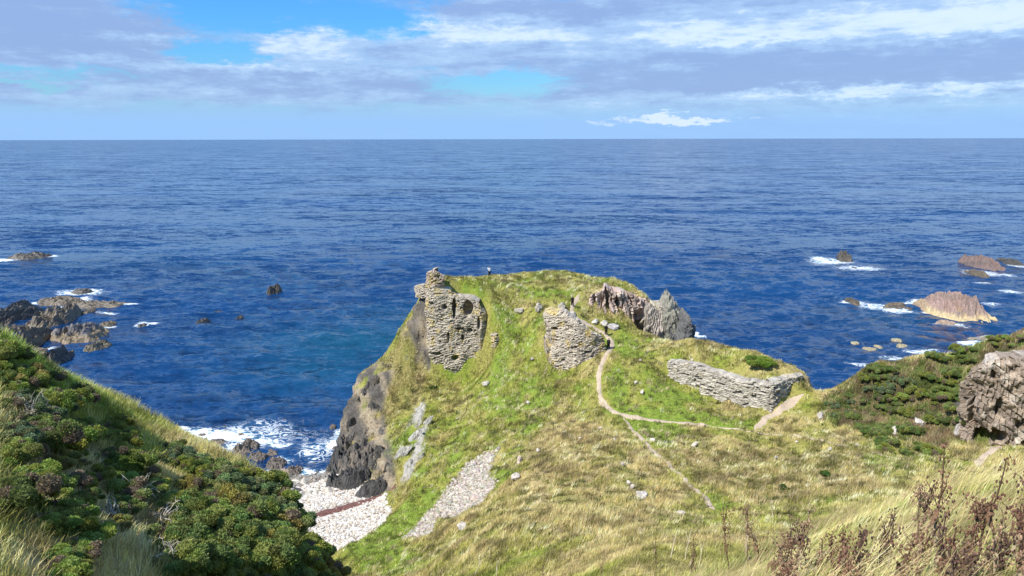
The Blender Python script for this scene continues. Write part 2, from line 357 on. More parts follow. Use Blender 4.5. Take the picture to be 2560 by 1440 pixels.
rough = (0.7 * (fbm2(XX / 7, YY / 7, 3, 3) - .5) + 0.75 * (fbm2(XX / 2.0, YY / 2.0, 3, 11) - .5) + .5 * np.maximum(0, fbm2(XX / 1.1, YY / 1.1, 2, 13) - .45) * sstep(YY, 40, 60)) * (1 - beachy * .85)
HT = HT + rough * np.clip(sstep(YY, 6, 20), .35, 1)
HT += (fbm2(XX / 3.1 + YY / 9, YY / 6, 4, 21) - .5) * 2.2 * sstep(slope0, 1.1, 1.9) * (YY > 80)
def height(x, y):
    fx = np.clip((np.asarray(x, float) - GX0) / GR, 0, len(gx) - 1.001); fy = np.clip((np.asarray(y, float) - GY0) / GR, 0, len(gy) - 1.001)
    i = fx.astype(int); j = fy.astype(int); a = fx - i; b = fy - j
    return (HT[j, i] * (1 - a) + HT[j, i + 1] * a) * (1 - b) + (HT[j + 1, i] * (1 - a) + HT[j + 1, i + 1] * a) * b
def normal_at(x, y, e=0.5):
    dx = (height(x + e, y) - height(x - e, y)) / (2 * e); dy = (height(x, y + e) - height(x, y - e)) / (2 * e)
    n = np.stack([-dx, -dy, np.ones_like(dx)], -1); return n / np.linalg.norm(n, axis=-1, keepdims=True)
def on_land(u, v, sea=False):
    """where the sight line through (u, v) first meets the land (nan where it meets none)"""
    u = np.atleast_1d(np.asarray(u, float)); v = np.atleast_1d(np.asarray(v, float))
    dx, dy, dz = ray(u, v); hit = np.full((u.size, 3), np.nan); live = np.ones(u.size, bool); t = np.full(u.size, 2.0)
    while live.any():
        x, y, z = dx * t, dy * t, H + dz * t
        below = live & (z <= height(x, y)) & (y < GY1) & (np.abs(x - 5) < 90)
        if below.any():
            lo, hi = t[below] - np.maximum(.12, .006 * t[below]), t[below].copy()
            for _ in range(12):
                mid = (lo + hi) / 2; b = H + dz[below] * mid <= height(dx[below] * mid, dy[below] * mid); hi = np.where(b, mid, hi); lo = np.where(b, lo, mid)
            hit[below] = np.stack([dx[below] * hi, dy[below] * hi, H + dz[below] * hi], -1); live &= ~below
        live &= y < GY1
        t = np.where(live, t + np.maximum(.12, .006 * t), t)
    return hit
def inpoly(x, y, poly):
    poly = np.asarray(poly, float); r = np.zeros(np.shape(x), bool)
    for (x0, y0), (x1, y1) in zip(poly, np.roll(poly, -1, 0)):
        c = (y0 > y) != (y1 > y)
        with np.errstate(divide='ignore', invalid='ignore'): r ^= c & (x < (x1 - x0) * (y - y0) / (y1 - y0 + 1e-12) + x0)
    return r
def land_poly(*uv):                          # outline given by sight lines, kept as a plan on the ground
    h = on_land(*np.array(uv, float).T); return h[~np.isnan(h[:, 0])][:, :2]
def blur(a, n):
    for _ in range(n):
        p = np.pad(a, 1, mode='edge'); a = (p[:-2, 1:-1] + p[2:, 1:-1] + p[1:-1, :-2] + p[1:-1, 2:] + 2 * a) / 6
    return a

# ------------------------------------------------------------------ what grows where (plan masks on the same grid)
def region(*uv, soft=4):
    return blur(inpoly(XX, YY, land_poly(*uv)).astype(float), soft)
GREEN = np.array((0.24, 0.265, 0.05)); LUSH = np.array((0.20, 0.27, 0.045)); STRAW = np.array((0.46, 0.36, 0.17)); OLIVE = np.array((0.31, 0.29, 0.085)); HEATH = np.array((0.27, 0.20, 0.10)); PALE = np.array((0.58, 0.47, 0.28)); GOLD = np.array((0.46, 0.35, 0.08))
dryness = 0.40 + 1.3 * (fbm2(XX / 8, YY / 8, 4, 41) - .5) + 1.1 * (fbm2(XX / 2.4, YY / 2.4, 3, 43) - .5)
def wet(amount, *uv, soft=5):
    global dryness
    dryness = dryness - .8 * amount * region(*uv, soft=soft * 3)
wet(.6, (1230, 760), (1350, 760), (1390, 960), (1330, 1100), (1200, 1100), (1230, 900))
wet(-.45, (1400, 980), (1560, 1070), (1700, 1220), (1560, 1430), (1250, 1430), (1270, 1180), (1380, 1050))
wet(-.30, (1600, 1120), (2100, 1130), (2200, 1200), (2000, 1260), (1850, 1230), (1700, 1130))
wet(.75, (1570, 1055), (1700, 1065), (1760, 1090), (1660, 1090), (1830, 1270), (1790, 1280), (1700, 1170), soft=2)
wet(.7, (1540, 1020), (1900, 1048), (1900, 1076), (1560, 1042), soft=1)
wet(.8, (860, 1370), (1000, 1270), (1040, 1250), (1080, 1300), (1000, 1340), (1080, 1410), (900, 1436))
wet(-.35, (1130, 1380), (1270, 1240), (1300, 1430), (1130, 1432))
wet(-.30, (1180, 690), (1560, 705), (1560, 720), (1400, 725), (1300, 715), soft=3)
wet(.45, (1540, 800), (1600, 880), (1900, 900), (1700, 930), (1640, 1000), (1520, 1000), (1530, 880)); wet(.35, (1110, 712), (1240, 700), (1500, 722), (1420, 735), (1150, 730))
wet(-.4, (430, 1075), (690, 1195), (700, 1215), (560, 1165), (420, 1110))
wet(-.3, (1900, 1085), (2010, 985), (2110, 960), (2060, 1050), (2000, 1090))
wet(-.35, (0, 950), (400, 1080), (700, 1230), (820, 1430), (0, 1439))
heath = np.clip(region((1600, 1120), (2150, 1130), (2200, 1230), (1900, 1260)) + .8 * region((1060, 880), (1050, 1000), (960, 1080), (900, 1010), (1000, 830)) + .6 * region((1300, 1090), (1480, 1060), (1560, 1200), (1350, 1250)), 0, 1)
scar = region((2060, 1000), (2110, 965), (2200, 910), (2440, 870), (2700, 790), (2900, 800), (2900, 1100), (2440, 1105), (2350, 1120), (2180, 1090), (2060, 1050), soft=8)
def col_mix(a, b, f): return a * (1 - f[..., None]) + b * f[..., None]
dr = np.clip(dryness, 0, 1)
COL = col_mix(col_mix(np.broadcast_to(LUSH, XX.shape + (3,)), GREEN, sstep(dr, 0, .25)), OLIVE, sstep(dr, .2, .5))
COL = col_mix(COL, STRAW, sstep(dr, .5, 1.0) * .9); COL = col_mix(COL, HEATH, heath * .6); COL = col_mix(COL, np.array((.26, .21, .13)), scar * (.45 + .5 * sstep(fbm2(XX / 2, YY / 2 + HT / 2, 3, 66), .4, .6)))
gn = normal_at(XX, YY, .6); steep = 1 - gn[..., 2]
ROCKC = col_mix(np.broadcast_to(np.array((0.12, 0.11, 0.10)), XX.shape + (3,)), np.array((0.34, 0.28, 0.20)), sstep(fbm2(XX / 2 + YY / 4, HT / 2.0 + XX / 3, 4, 61), .35, .72))
rocky = sstep(steep + .35 * (fbm2(XX / 2, YY / 2 + HT / 2, 4, 5) - .5), .50, .62) * (YY > 78) * np.maximum(XX < -13.2, XX > 18)
cliffm = region((846, 1140), (850, 1080), (875, 985), (900, 935), (960, 890), (985, 930), (960, 1000), (965, 1080), (985, 1140), (990, 1235), (900, 1190), (850, 1160), soft=3)
rocky = np.maximum(rocky, cliffm * sstep(fbm2(XX / 3, YY / 3 + HT / 3, 4, 15), .2, .36))
silver = region((1045, 990), (1080, 1010), (1062, 1120), (1020, 1205), (988, 1180), (1010, 1090), soft=3) * sstep(fbm2((XX - HT * .6) / .55, (HT + YY) / 7, 3, 25), .50, .60)
ROCKC = col_mix(ROCKC, np.array((.40, .38, .34)), silver); rocky = np.maximum(rocky, silver)
rocky = np.maximum(rocky, sstep(-HT, -1.2, -.6) * (YY > 70))
COL = col_mix(COL, ROCKC, rocky)
shingle = ((beachy > .5) & (blur(slope0, 3) < .55)) | (HT < .4)
PATHS = {'a': [(1448, 735), (1432, 762), (1428, 785), (1445, 800), (1480, 815), (1515, 836), (1531, 858), (1524, 876), (1508, 897), (1498, 925), (1496, 960), (1499, 990), (1512, 1015), (1535, 1031), (1565, 1044), (1620, 1050), (1690, 1057), (1780, 1067)],
         'f': [(1772, 1066), (1850, 1074), (1950, 1088), (2050, 1102), (2110, 1114), (2155, 1129)],
         'b': [(1556, 1043), (1572, 1062), (1592, 1088), (1625, 1122), (1665, 1156), (1700, 1188), (1745, 1232), (1790, 1276)],
         'c': [(1886, 1077), (1908, 1052), (1925, 1040), (1950, 1030), (1985, 1002), (2012, 986)],
         'd': [(2150, 1128), (2200, 1140), (2250, 1148), (2310, 1158)], 'e': [(2500, 1112), (2480, 1128), (2450, 1150), (2440, 1168)]}
PATHW = {'a': .75, 'f': .34, 'b': .55, 'c': .95, 'd': .4, 'e': .9}
bare = np.zeros_like(HT)                                  # where no grass grows
def path_line(k):
    h = on_land(*np.array(PATHS[k], float).T); h = h[~np.isnan(h[:, 0])][:, :2]
    d = np.r_[0, np.cumsum(np.linalg.norm(np.diff(h, axis=0), axis=1))]; s = np.arange(0, d[-1], .3)
    q = np.stack([np.interp(s, d, h[:, 0]), np.interp(s, d, h[:, 1])], -1)
    for _ in range(6): q[1:-1] = (q[:-2] + 2 * q[1:-1] + q[2:]) / 4
    return q
def carve(q, w):
    for x, y in q[::2]:
        i0, j0 = int((x - GX0) / GR), int((y - GY0) / GR); r = int(w / GR) + 3
        sl = (slice(max(j0 - r, 0), j0 + r + 1), slice(max(i0 - r, 0), i0 + r + 1))
        d = np.hypot(XX[sl] - x, YY[sl] - y); bare[sl] = np.maximum(bare[sl], 1 - sstep(d, w * .55, w * 1.15))
LINES = {k: path_line(k) for k in PATHS}
for k in LINES: carve(LINES[k], PATHW[k])
SCREE = land_poly((1240, 1125), (1215, 1180), (1235, 1215), (1200, 1260), (1120, 1295), (1085, 1300), (1075, 1335), (1000, 1345), (1050, 1300), (1090, 1260), (1130, 1205), (1180, 1150))
scree_m = blur(inpoly(XX, YY, SCREE).astype(float), 2); bare = np.maximum(bare, scree_m)
COL = col_mix(COL, np.array((0.33, 0.27, 0.19)), scree_m)
bare = np.maximum(bare, np.maximum(rocky * .93, shingle.astype(float)))

def build_land():
    SH = np.array((0.56, 0.51, 0.44)); SEAB = np.array((0.16, 0.15, 0.12))
    col = COL.copy(); col[shingle] = SH; col[(HT < 0.05)] = SEAB
    V = np.stack([XX, YY, HT], -1)
    disp = (fbm2(XX / 1.3 + HT / 3, YY / 1.3 + HT / 1.7, 4, 71) - .5 + .5 * (np.abs(((XX * .9 + YY * .5 + HT * .55) / 1.3 + 1.5 * fbm2(XX / 3, HT / 3, 2, 4)) % 1 - .5) - .25)) * 1.9 * rocky * (YY > 78) * (HT > -1)
    V = V + gn * disp[..., None]
    nr, nc = XX.shape; Fa = gridfaces(nr, nc)
    cxm = (XX[:-1, :-1] + GR / 2).ravel(); cym = (YY[:-1, :-1] + GR / 2).ravel(); sh = shingle[:-1, :-1].ravel() & (HT[:-1, :-1] > -.6).ravel() & (cxm < -8) & (cxm > -60) & (cym < 112)
    left = (cxm < -6 - np.maximum(0, (cym - 25)) * .2) & (cym < 76) & ~sh
    right = (cym > 62) & (cxm > 41 + (98 - cym) * -.35 * 0) & ~sh & (cxm > 30 + (cym - 70) * .45) & ~left
    near = (cym < 46 + .25 * np.maximum(cxm, -20)) & ~left & ~right & ~sh
    rest = ~(left | right | near | sh)
    seabed = rest & ((HT[:-1, :-1] < -.6).ravel())
    rest &= ~seabed
    Vf = V.reshape(-1, 3); Cf = col.reshape(-1, 3)
    for nm, msk in (('headland', rest), ('hill', left), ('hill', right), ('ground', near), ('beach', sh), ('seabed', seabed)):
        f = Fa[msk]; idx, inv = np.unique(f, return_inverse=True)
        tag(mesh_obj(nm, Vf[idx], inv.reshape(-1, 4), M_GROUND, col=Cf[idx]), kind='structure')
build_land()
def build_path(k):
    q = LINES[k]; w = PATHW[k]; d = np.gradient(q, axis=0); d /= np.linalg.norm(d, axis=1, keepdims=True); nrm = np.stack([-d[:, 1], d[:, 0]], -1)
    s = np.arange(len(q)); wl = w / 2 * (.75 + .6 * vn2(s / 4, s * 0, 5)); wr = w / 2 * (.75 + .6 * vn2(s / 4, s * 0 + 9, 6))
    end = np.minimum(1, np.minimum(s, s[::-1]) / 5 + .15); cols = []
    for f in np.linspace(-1, 1, 5):
        o = q + nrm * ((wl if f < 0 else wr) * f * end)[:, None]
        cols.append(np.c_[o, height(o[:, 0], o[:, 1]) + .07 - .09 * abs(f) ** 3])
    tag(mesh_obj('path', np.stack(cols, 1).reshape(-1, 3), gridfaces(len(q), 5), M_PATH), kind='structure')
for k in PATHS: build_path(k)

# ------------------------------------------------------------------ the sea
foam_spots = []                               # (x, y, radius along x, radius along y, strength), filled before the sea is built
def sea_foam(u, v, wu, hv, s=1.0):
    p = atZ(u, v, 0); a = atZ(u + wu / 2, v, 0); b = atZ(u, v - hv / 2, 0); c = atZ(u, v + hv / 2, 0)
    s = s * (.78 if u > 1900 else 1.0); foam_spots.append((p[0], p[1], abs(a[0] - p[0]), max(.6, abs(b[1] - c[1]) / 2), s))
for k in [(10, 648, 60, 10), (125, 638, 50, 6, .8), (205, 727, 110, 14), (205, 748, 60, 9, .8), (95, 755, 40, 8), (160, 765, 24, 10), (270, 778, 60, 5, .7), (330, 760, 50, 6, .8), (262, 815, 40, 8), (375, 808, 50, 7), (350, 813, 30, 6), (125, 872, 22, 8), (240, 845, 20, 4, .6),
          (2080, 655, 110, 18), (2150, 672, 140, 14, .75), (2045, 648, 50, 8), (2455, 685, 90, 16), (2500, 690, 80, 10, .7), (2530, 730, 60, 10), (2130, 757, 60, 10), (2190, 765, 90, 16, .8), (2240, 778, 90, 14), (2290, 757, 110, 9), (2330, 782, 60, 9), (2480, 762, 60, 8, .6), (2370, 812, 70, 11, .8), (2400, 820, 70, 7, .6), (2545, 668, 40, 9), (2460, 712, 60, 7, .7), (2480, 850, 110, 16), (2420, 862, 90, 10), (2300, 885, 90, 12), (2230, 895, 80, 12, .8), (2150, 910, 60, 10, .7),
          (1740, 838, 34, 22), (1695, 800, 24, 8, .7), (480, 1085, 130, 30), (560, 1090, 150, 34), (640, 1105, 130, 26), (690, 1115, 90, 16, .8), (590, 1120, 120, 24, .8), (830, 1105, 40, 50, .8), (840, 1075, 26, 24, .7), (640, 1080, 420, 70, .42), (800, 1120, 120, 90, .45), (775, 1180, 110, 14), (700, 1150, 60, 16, .7), (440, 1075, 60, 14), (780, 1130, 60, 14, .4)]:
    sea_foam(*k)
def build_sea():
    az = np.radians(np.arange(-72, 72.01, 0.14)); r = [58.0]
    while r[-1] < 700: r.append(r[-1] * 1.0042)
    while r[-1] < 150000: r.append(r[-1] * 1.04)
    r = np.array(r); R, A = np.meshgrid(r, az, indexing='ij'); X = R * np.sin(A); Y = R * np.cos(A)
    cell = np.maximum(R * .0044, .3); cell *= 1 + 30 * sstep(R, 250, 700)
    z = np.zeros_like(X); g = np.random.default_rng(3)
    for k in range(46):
        lam = 1.6 * (14.0 ** (k / 45.0)) * g.uniform(.9, 1.1); th = math.radians(-100 + g.normal(0, 24)); ph = g.uniform(0, 6.28)
        amp = .0165 * lam ** .62 * g.uniform(.5, 1.2)
        wv = np.sin((X * math.cos(th) + Y * math.sin(th)) * (2 * math.pi / lam) + ph + 1.5 * vn2(X / 60, Y / 60, 90 + k))
        z += amp * wv * np.clip((lam / cell - 2.2) / 2, 0, 1)
    dep = np.where((np.abs(X - 5) < 89) & (Y < GY1 - 1) & (Y > GY0), -height(X, Y), 6.0)
    calm = sstep(dep, -.2, 2.0) * .75 + .25
    z *= calm
    foam = np.zeros_like(X)
    wx = X + 2.5 * (fbm2(X / 3, Y / 3, 3, 77) - .5); wy = Y + 4 * (fbm2(X / 3, Y / 3, 3, 78) - .5)
    for (x, y, a, b, s) in foam_spots:
        d = ((wx - x) / a) ** 2 + ((wy - y) / b) ** 2; foam = np.maximum(foam, s * np.exp(-d * 1.1))
    foam = np.maximum(foam, .6 * (1 - sstep(np.abs(dep - .1), .05, .4)) * (Y > 90))
    tq = np.zeros_like(X)
    for (u, v, ru, rv, s) in [(900, 850, 260, 60, .9), (800, 930, 200, 60, .6), (1000, 780, 180, 40, .4), (960, 1000, 80, 60, .5), (1800, 700, 200, 40, .15), (250, 640, 300, 40, .2), (2300, 790, 200, 50, .3)]:
        p = atZ(u, v, 0); a = abs(atZ(u + ru, v, 0)[0] - p[0]); b = abs(atZ(u, v - rv, 0)[1] - p[1]) * .7
        tq += .6 * s * np.exp(-((wx - p[0]) / a) ** 2 - ((wy - p[1]) / b) ** 2)
    V = np.stack([X, Y, z], -1).reshape(-1, 3); nr, nc = X.shape
    m = bpy.data.materials.new('sea_water'); m.use_nodes = True; t = NT(m.node_tree); p = t.n['Principled BSDF']
    geo = t.node('ShaderNodeNewGeometry'); pos = geo.outputs['Position']
    fo = t.node('ShaderNodeAttribute', attribute_name='foam').outputs['Fac']; tqa = t.node('ShaderNodeAttribute', attribute_name='shoal').outputs['Fac']
    big = t.noise(t.mapv(pos, (.004, .012, 0)), 1.0, 4.0, .6)
    body = t.mix(t.smooth(big, .3, .7), (.003, .029, .100), (.005, .045, .150))
    body = t.mix(tqa, body, (.008, .080, .125))
    # lace of foam: thin veins where noise crosses its middle, thick where the foam is strong
    f1 = t.noise(t.mapv(pos, (.42, .6, .4)), 1.0, 6.0, .66, 1.0); vein = t.m('ABSOLUTE', t.m('SUBTRACT', f1, .5))
    lace = t.smooth(t.m('SUBTRACT', t.m('MULTIPLY', fo, .13), vein), -.015, .06)
    solid = t.smooth(t.m('ADD', fo, t.m('MULTIPLY', t.m('SUBTRACT', f1, .5), 3.2)), .86, 1.25)
    fm = t.m('MULTIPLY', t.m('MAXIMUM', lace, solid), t.smooth(fo, .08, .35), clamp=True)
    cap = t.m('MULTIPLY', t.smooth(t.noise(t.mapv(pos, (.07, .22, .1)), 1.0, 3.0, .6), .735, .75), t.smooth(t.noise(t.mapv(pos, (.006, .006, .01)), 1.0, 2.0), .42, .62))
    fm = t.m('MAXIMUM', fm, t.m('MULTIPLY', cap, .8), clamp=True)
    milky = t.mix(t.smooth(fo, .15, .9, 0, .5), body, (.16, .42, .55))
    t.put(p.inputs['Base Color'], t.mix(fm, milky, (.82, .86, .88)))
    t.put(p.inputs['Roughness'], t.m('ADD', .12, t.m('MULTIPLY', fm, .75))); p.inputs['IOR'].default_value = 1.333
    def slopes(sc, rot, det, amp):
        nd = t.node('ShaderNodeTexNoise'); t.l.new(t.mapv(pos, sc, (0, 0, math.radians(rot))), nd.inputs['Vector'])
        nd.inputs['Scale'].default_value = 1.0; nd.inputs['Detail'].default_value = det; nd.inputs['Roughness'].default_value = .6
        a = t.node('ShaderNodeVectorMath', operation='SUBTRACT'); t.l.new(nd.outputs['Color'], a.inputs[0]); a.inputs[1].default_value = (.5, .5, .5)
        b = t.node('ShaderNodeVectorMath', operation='MULTIPLY'); t.l.new(a.outputs[0], b.inputs[0]); b.inputs[1].default_value = (amp * .7, amp, 0)
        return b.outputs[0]
    nrm = geo.outputs['Normal']
    for k in ((.7, 1.35, .5), -8, 5, 2.2), ((.15, .33, .1), -8, 5, 2.3), ((.04, .10, .02), -6, 5, 1.6), ((.010, .024, .01), -4, 4, 1.3):
        ad = t.node('ShaderNodeVectorMath', operation='ADD'); t.l.new(nrm, ad.inputs[0]); t.l.new(slopes(*k), ad.inputs[1]); nrm = ad.outputs[0]
    nm = t.node('ShaderNodeVectorMath', operation='NORMALIZE'); t.l.new(nrm, nm.inputs[0]); t.l.new(nm.outputs[0], p.inputs['Normal'])
    tag(mesh_obj('sea', V, gridfaces(nr, nc)[:, ::-1], m, attrs={'foam': foam.ravel(), 'shoal': np.clip(tq, 0, 1).ravel()}), kind='structure')
build_sea()

# ------------------------------------------------------------------ masonry and bare rock faces
def face_wall(name, path, zb, zt, th, mat, course=.17, width=.34, relief=.16, bulge=.35, ragged=.5, dip=0.0, holes=(), cols=((.50, .44, .35), (.33, .29, .24), (.46, .36, .15)), lichen=.15, seed=0, res=.13, batter=0.0, foot=.5, side=.5, wob=.10, boct=2):
    """upright slab along a plan line; its front is broken into stones with sunk joints, its head is ragged"""
    path = np.asarray(path, float)[:, :2]; d = np.r_[0, np.cumsum(np.linalg.norm(np.diff(path, axis=0), axis=1))]
    ns = int(d[-1] / res) + 2; s = np.linspace(0, d[-1], ns)
    s_end = d[-1]; bx = np.interp(s, d, path[:, 0]); by = np.interp(s, d, path[:, 1])
    tx, ty = np.gradient(bx), np.gradient(by)
    for _ in range(6):
        tx[1:-1] = (tx[:-2] + tx[1:-1] * 2 + tx[2:]) / 4; ty[1:-1] = (ty[:-2] + ty[1:-1] * 2 + ty[2:]) / 4
    ln = np.hypot(tx, ty); nx, ny = ty / ln, -tx / ln
    b = np.interp(s, d, zb) - foot; top = np.interp(s, d, zt) + ragged * 2 * (fbm2(s / 1.6, s * 0 + seed, 4, seed + 3) - .5)
    nz = int((top - b).max() / res) + 2; T = np.linspace(0, 1, nz)
    Zg = b[None] + (top - b)[None] * T[:, None]; S = np.repeat(s[None], nz, 0)
    il = side * fbm2(Zg[:, :1] / 1.1, Zg[:, :1] * 0 + seed, 4, seed + 14) * 1.4; ir = side * fbm2(Zg[:, -1:] / 1.1, Zg[:, -1:] * 0 + seed + 5, 4, seed + 15) * 1.4; S = il + (s_end - il - ir) * S / s_end
    BX, BY, NX, NY = (np.interp(S, s, q) for q in (bx, by, nx, ny))
    wz = Zg + S * dip + wob * (fbm2(S / 1.5, Zg / 1.5, 3, seed + 9) - .5); row = np.floor(wz / course); fz = wz / course - row
    off = rnd2(row, row * 0, seed + 1); wd = width * (.6 + .9 * rnd2(row, row * 0 + 3, seed + 1)); cs = S / wd + off * 7 + .35 * (fbm2(S * 1.3, Zg * 1.3, 2, seed + 4) - .5); cell = np.floor(cs); fs = cs - cell
    r1 = rnd2(cell, row, seed + 5); r2 = rnd2(cell, row, seed + 6); r3 = rnd2(cell, row, seed + 7)
    edge = np.minimum(np.minimum(fs, 1 - fs) * wd, np.minimum(fz, 1 - fz) * course)
    D = relief * (r1 - .4) - relief * .8 * (1 - sstep(edge, 0, .07)) + bulge * (fbm2(S / 2.4, Zg / 2.4, boct, seed + 8) - .5) * 2
    D -= relief * 2.2 * (r3 > .91)
    D -= .35 * sstep(T[:, None], .93, 1.0) * (1 + 0 * S) - batter * (1 - T[:, None]) * (1 + 0 * S)
    for (hs, hz, rs, rz, dp) in holes:
        q = ((S - hs + .3 * (fbm2(S, Zg, 3, seed + 12) - .5)) / rs) ** 2 + ((Zg - hz) / rz) ** 2
        D = D - dp * (1 - sstep(q, .75, 1.15))
    c = np.array(cols); k = fbm2(S / 2.5, Zg / 2.5, 3, seed + 10)
    C = col_mix(np.broadcast_to(c[0], S.shape + (3,)), c[1], np.clip(r2 * .9 + (k - .5) * 1.0, 0, 1))
    C = col_mix(C, c[2], sstep(fbm2(S / 1.0, Zg / 1.0, 5, seed + 11), .72 - lichen, .80 - lichen) * .75); C = C * (.78 + .4 * r1 + .35 * (k - .5))[..., None]
    Fx = np.stack([BX + NX * D, BY + NY * D, Zg], -1)
    Bx = np.stack([BX - NX * th, BY - NY * th, Zg], -1)
    V = np.concatenate([Fx.reshape(-1, 3), Bx.reshape(-1, 3)]); n = nz * ns; f = gridfaces(nz, ns)
    i = np.arange(ns - 1) + (nz - 1) * ns; j = np.arange(nz - 1) * ns
    cap = np.stack([i, i + 1, i + 1 + n, i + n], -1); sl = np.stack([j + ns, j, j + n, j + ns + n][::-1], -1); j2 = j + ns - 1; sr = np.stack([j2, j2 + ns, j2 + ns + n, j2 + n][::-1], -1)
    return mesh_obj(name, V, np.concatenate([f, f[:, ::-1] + n, cap, sl, sr]), mat, smooth=False, col=np.concatenate([C.reshape(-1, 3)] * 2))
def up(pth, vs):                              # heights of the sight lines v at the plan points of a path given as (u, distance)
    return [atY(u, v, Y)[2] for (u, Y), v in zip(pth, vs)]
def plan(pth): return [atY(u, 800, Y) for u, Y in pth]

p1 = [(1062, 116), (1075, 114.6), (1128, 114.2), (1165, 114.8), (1200, 114.4), (1222, 115.4)]
w1 = face_wall('castle_wall', plan(p1), up(p1, (930, 940, 930, 925, 920, 905)), up(p1, (722, 718, 732, 744, 754, 772)), 3.2, M_STONE, relief=.15, bulge=.4, ragged=.4, lichen=.09, seed=20,
               holes=[(5.7, 21.6, .30, 1.7, 1.5), (7.9, 21.6, .7, 1.2, 1.7), (9.6, 19.2, .3, 1.0, 1.1), (4.0, 21.9, .4, .45, 1.0), (6.6, 18.3, .7, .25, .9), (2.6, 14.2, .8, .3, .9), (5.6, 13.4, .6, .4, 1.0), (4.6, 17.0, .22, .8, .7), (2.0, 22.5, .4, .3, .8), (8.1, 18.0, .5, .3, .9), (7.0, 16.8, .25, .5, .8), (8.2, 12.8, .5, .5, .8)])
tag(w1, 'tall ruined stone tower wall with dark window holes on the headland cliff edge', 'ruin wall')
p2 = [(1356, 107.6), (1372, 107.0), (1400, 106.4), (1440, 106.0), (1480, 106.3), (1518, 107.6)]
w2 = face_wall('castle_wall', plan(p2), up(p2, (860, 915, 950, 945, 910, 866)), up(p2, (770, 772, 780, 796, 826, 846)), 2.2, M_STONE, relief=.14, bulge=.3, ragged=.5, lichen=.08, seed=33, cols=((.58, .51, .42), (.40, .34, .27), (.52, .40, .15)),
               holes=[(2.0, 20.3, .5, .25, .8), (7.2, 16.8, .6, .2, .7), (3.4, 15.6, .3, .2, .5), (5.2, 17.6, .3, .2, .5)])
tag(w2, 'leaning pale rubble wall ruin beside the path in the middle of the slope', 'ruin wall')
p3 = [(1668, 101.0), (1740, 98.3), (1800, 96.0), (1870, 93.0), (1936, 90.9), (1945, 91.0), (1980, 92.9), (2018, 95.2)]
w3 = face_wall('castle_wall', plan(p3), up(p3, (940, 968, 994, 1017, 1028, 1026, 1000, 965)), up(p3, (902, 911, 932, 952, 961, 958, 946, 934)), 1.4, M_STONE, course=.25, width=.5, relief=.19, bulge=.25, ragged=.2, lichen=.0, seed=47, cols=((.50, .46, .39), (.30, .27, .23), (.42, .36, .26)))
tag(w3, 'long pale drystone curtain wall with a corner below the turf mound', 'ruin wall')
p4 = [(1064, 115.6), (1088, 114.9), (1114, 115.6)]
w4 = face_wall('castle_turret', plan(p4), up(p4, (712, 714, 714)), up(p4, (682, 674, 688)), 2.2, M_STONE, relief=.14, bulge=.5, ragged=.25, seed=53, side=.15, cols=((.47, .38, .30), (.33, .27, .22), (.40, .32, .14)))
tag(w4, 'stub of a square stone turret standing on the top corner of the tower wall', 'ruin wall')
p5 = [(1037, 117.6), (1056, 116.4), (1078, 116.2)]
w5 = face_wall('castle_wall', plan(p5), up(p5, (735, 738, 735)), up(p5, (712, 710, 716)), 1.4, M_STONE, relief=.14, bulge=.35, ragged=.2, seed=57, side=.2, cols=((.50, .44, .36), (.36, .31, .26), (.46, .36, .15)))
tag(w5, 'short overhanging stump of wall left of the turret', 'ruin wall')
p6 = [(1222, 113.2), (1236, 112.2), (1252, 112.9)]
w6 = face_wall('vault_opening', plan(p6), up(p6, (862, 866, 860)), up(p6, (832, 836, 842)), 1.8, M_STONE, relief=.15, bulge=.2, ragged=.15, seed=61, holes=[(1.05, 18.05, .75, .3, 1.4)])
tag(w6, 'small dark vault opening in the grass right of the tower wall', 'ruin wall')
for pp, dp in ((p1, 3.6), (p2, 2.4), (p3, 1.5), (p4, 2.2), (p5, 1.6), ([(u_, y_ - .4) for u_, y_ in [(2430, 77), (2470, 75.3), (2520, 74.5), (2640, 73.8), (2740, 73.6)]], 3.2)):        # no turf on top of or inside the walls
    q = np.array(plan(pp))[:, :2]; s_ = np.linspace(0, 1, 60); t_ = np.linspace(0, 1, len(q)); q = np.stack([np.interp(s_, t_, q[:, 0]), np.interp(s_, t_, q[:, 1])], -1)
    for off in np.arange(.2, dp, .6): carve(q + np.array([0, off]), .5)
# bare cliffs
PINK = ((.50, .38, .32), (.36, .28, .24), (.55, .47, .40)); GREY = ((.34, .32, .28), (.22, .21, .19), (.40, .36, .22)); TAN = ((.50, .40, .28), (.34, .27, .20), (.58, .52, .44))
q1 = [(1466, 118.5), (1500, 117.2), (1540, 117.0), (1580, 117.6), (1612, 119.5), (1632, 121.5)]
tag(face_wall('rock_outcrop', plan(q1), up(q1, (778, 790, 800, 798, 792, 800)), up(q1, (742, 722, 726, 738, 746, 752)), 4.0, M_ROCK, boct=4, wob=.8, course=1.5, width=.8, relief=.8, bulge=1.3, ragged=.8, dip=2.2, cols=PINK, lichen=.12, seed=71, res=.2), 'pinkish cracked rock face under the plateau edge of the headland', 'rock')
q2 = [(1598, 117.5), (1622, 116.0), (1650, 116.0), (1672, 115.6), (1690, 117.5)]
tag(face_wall('rock_outcrop', plan(q2), up(q2, (840, 852, 860, 868, 864)), up(q2, (800, 768, 760, 775, 810)), 4.5, M_ROCK, boct=4, wob=.8, course=1.6, width=.9, relief=.9, bulge=1.6, ragged=1.0, dip=-1.4, cols=((.44, .38, .32), (.25, .24, .21), (.42, .38, .24)), lichen=.14, seed=79, res=.2), 'grey and pale upright cliff dropping to the sea at the headland end', 'rock')
q3 = [(2422, 77.6), (2438, 76.2), (2470, 75.3), (2520, 74.5), (2570, 74.1), (2640, 73.8), (2740, 73.6)]
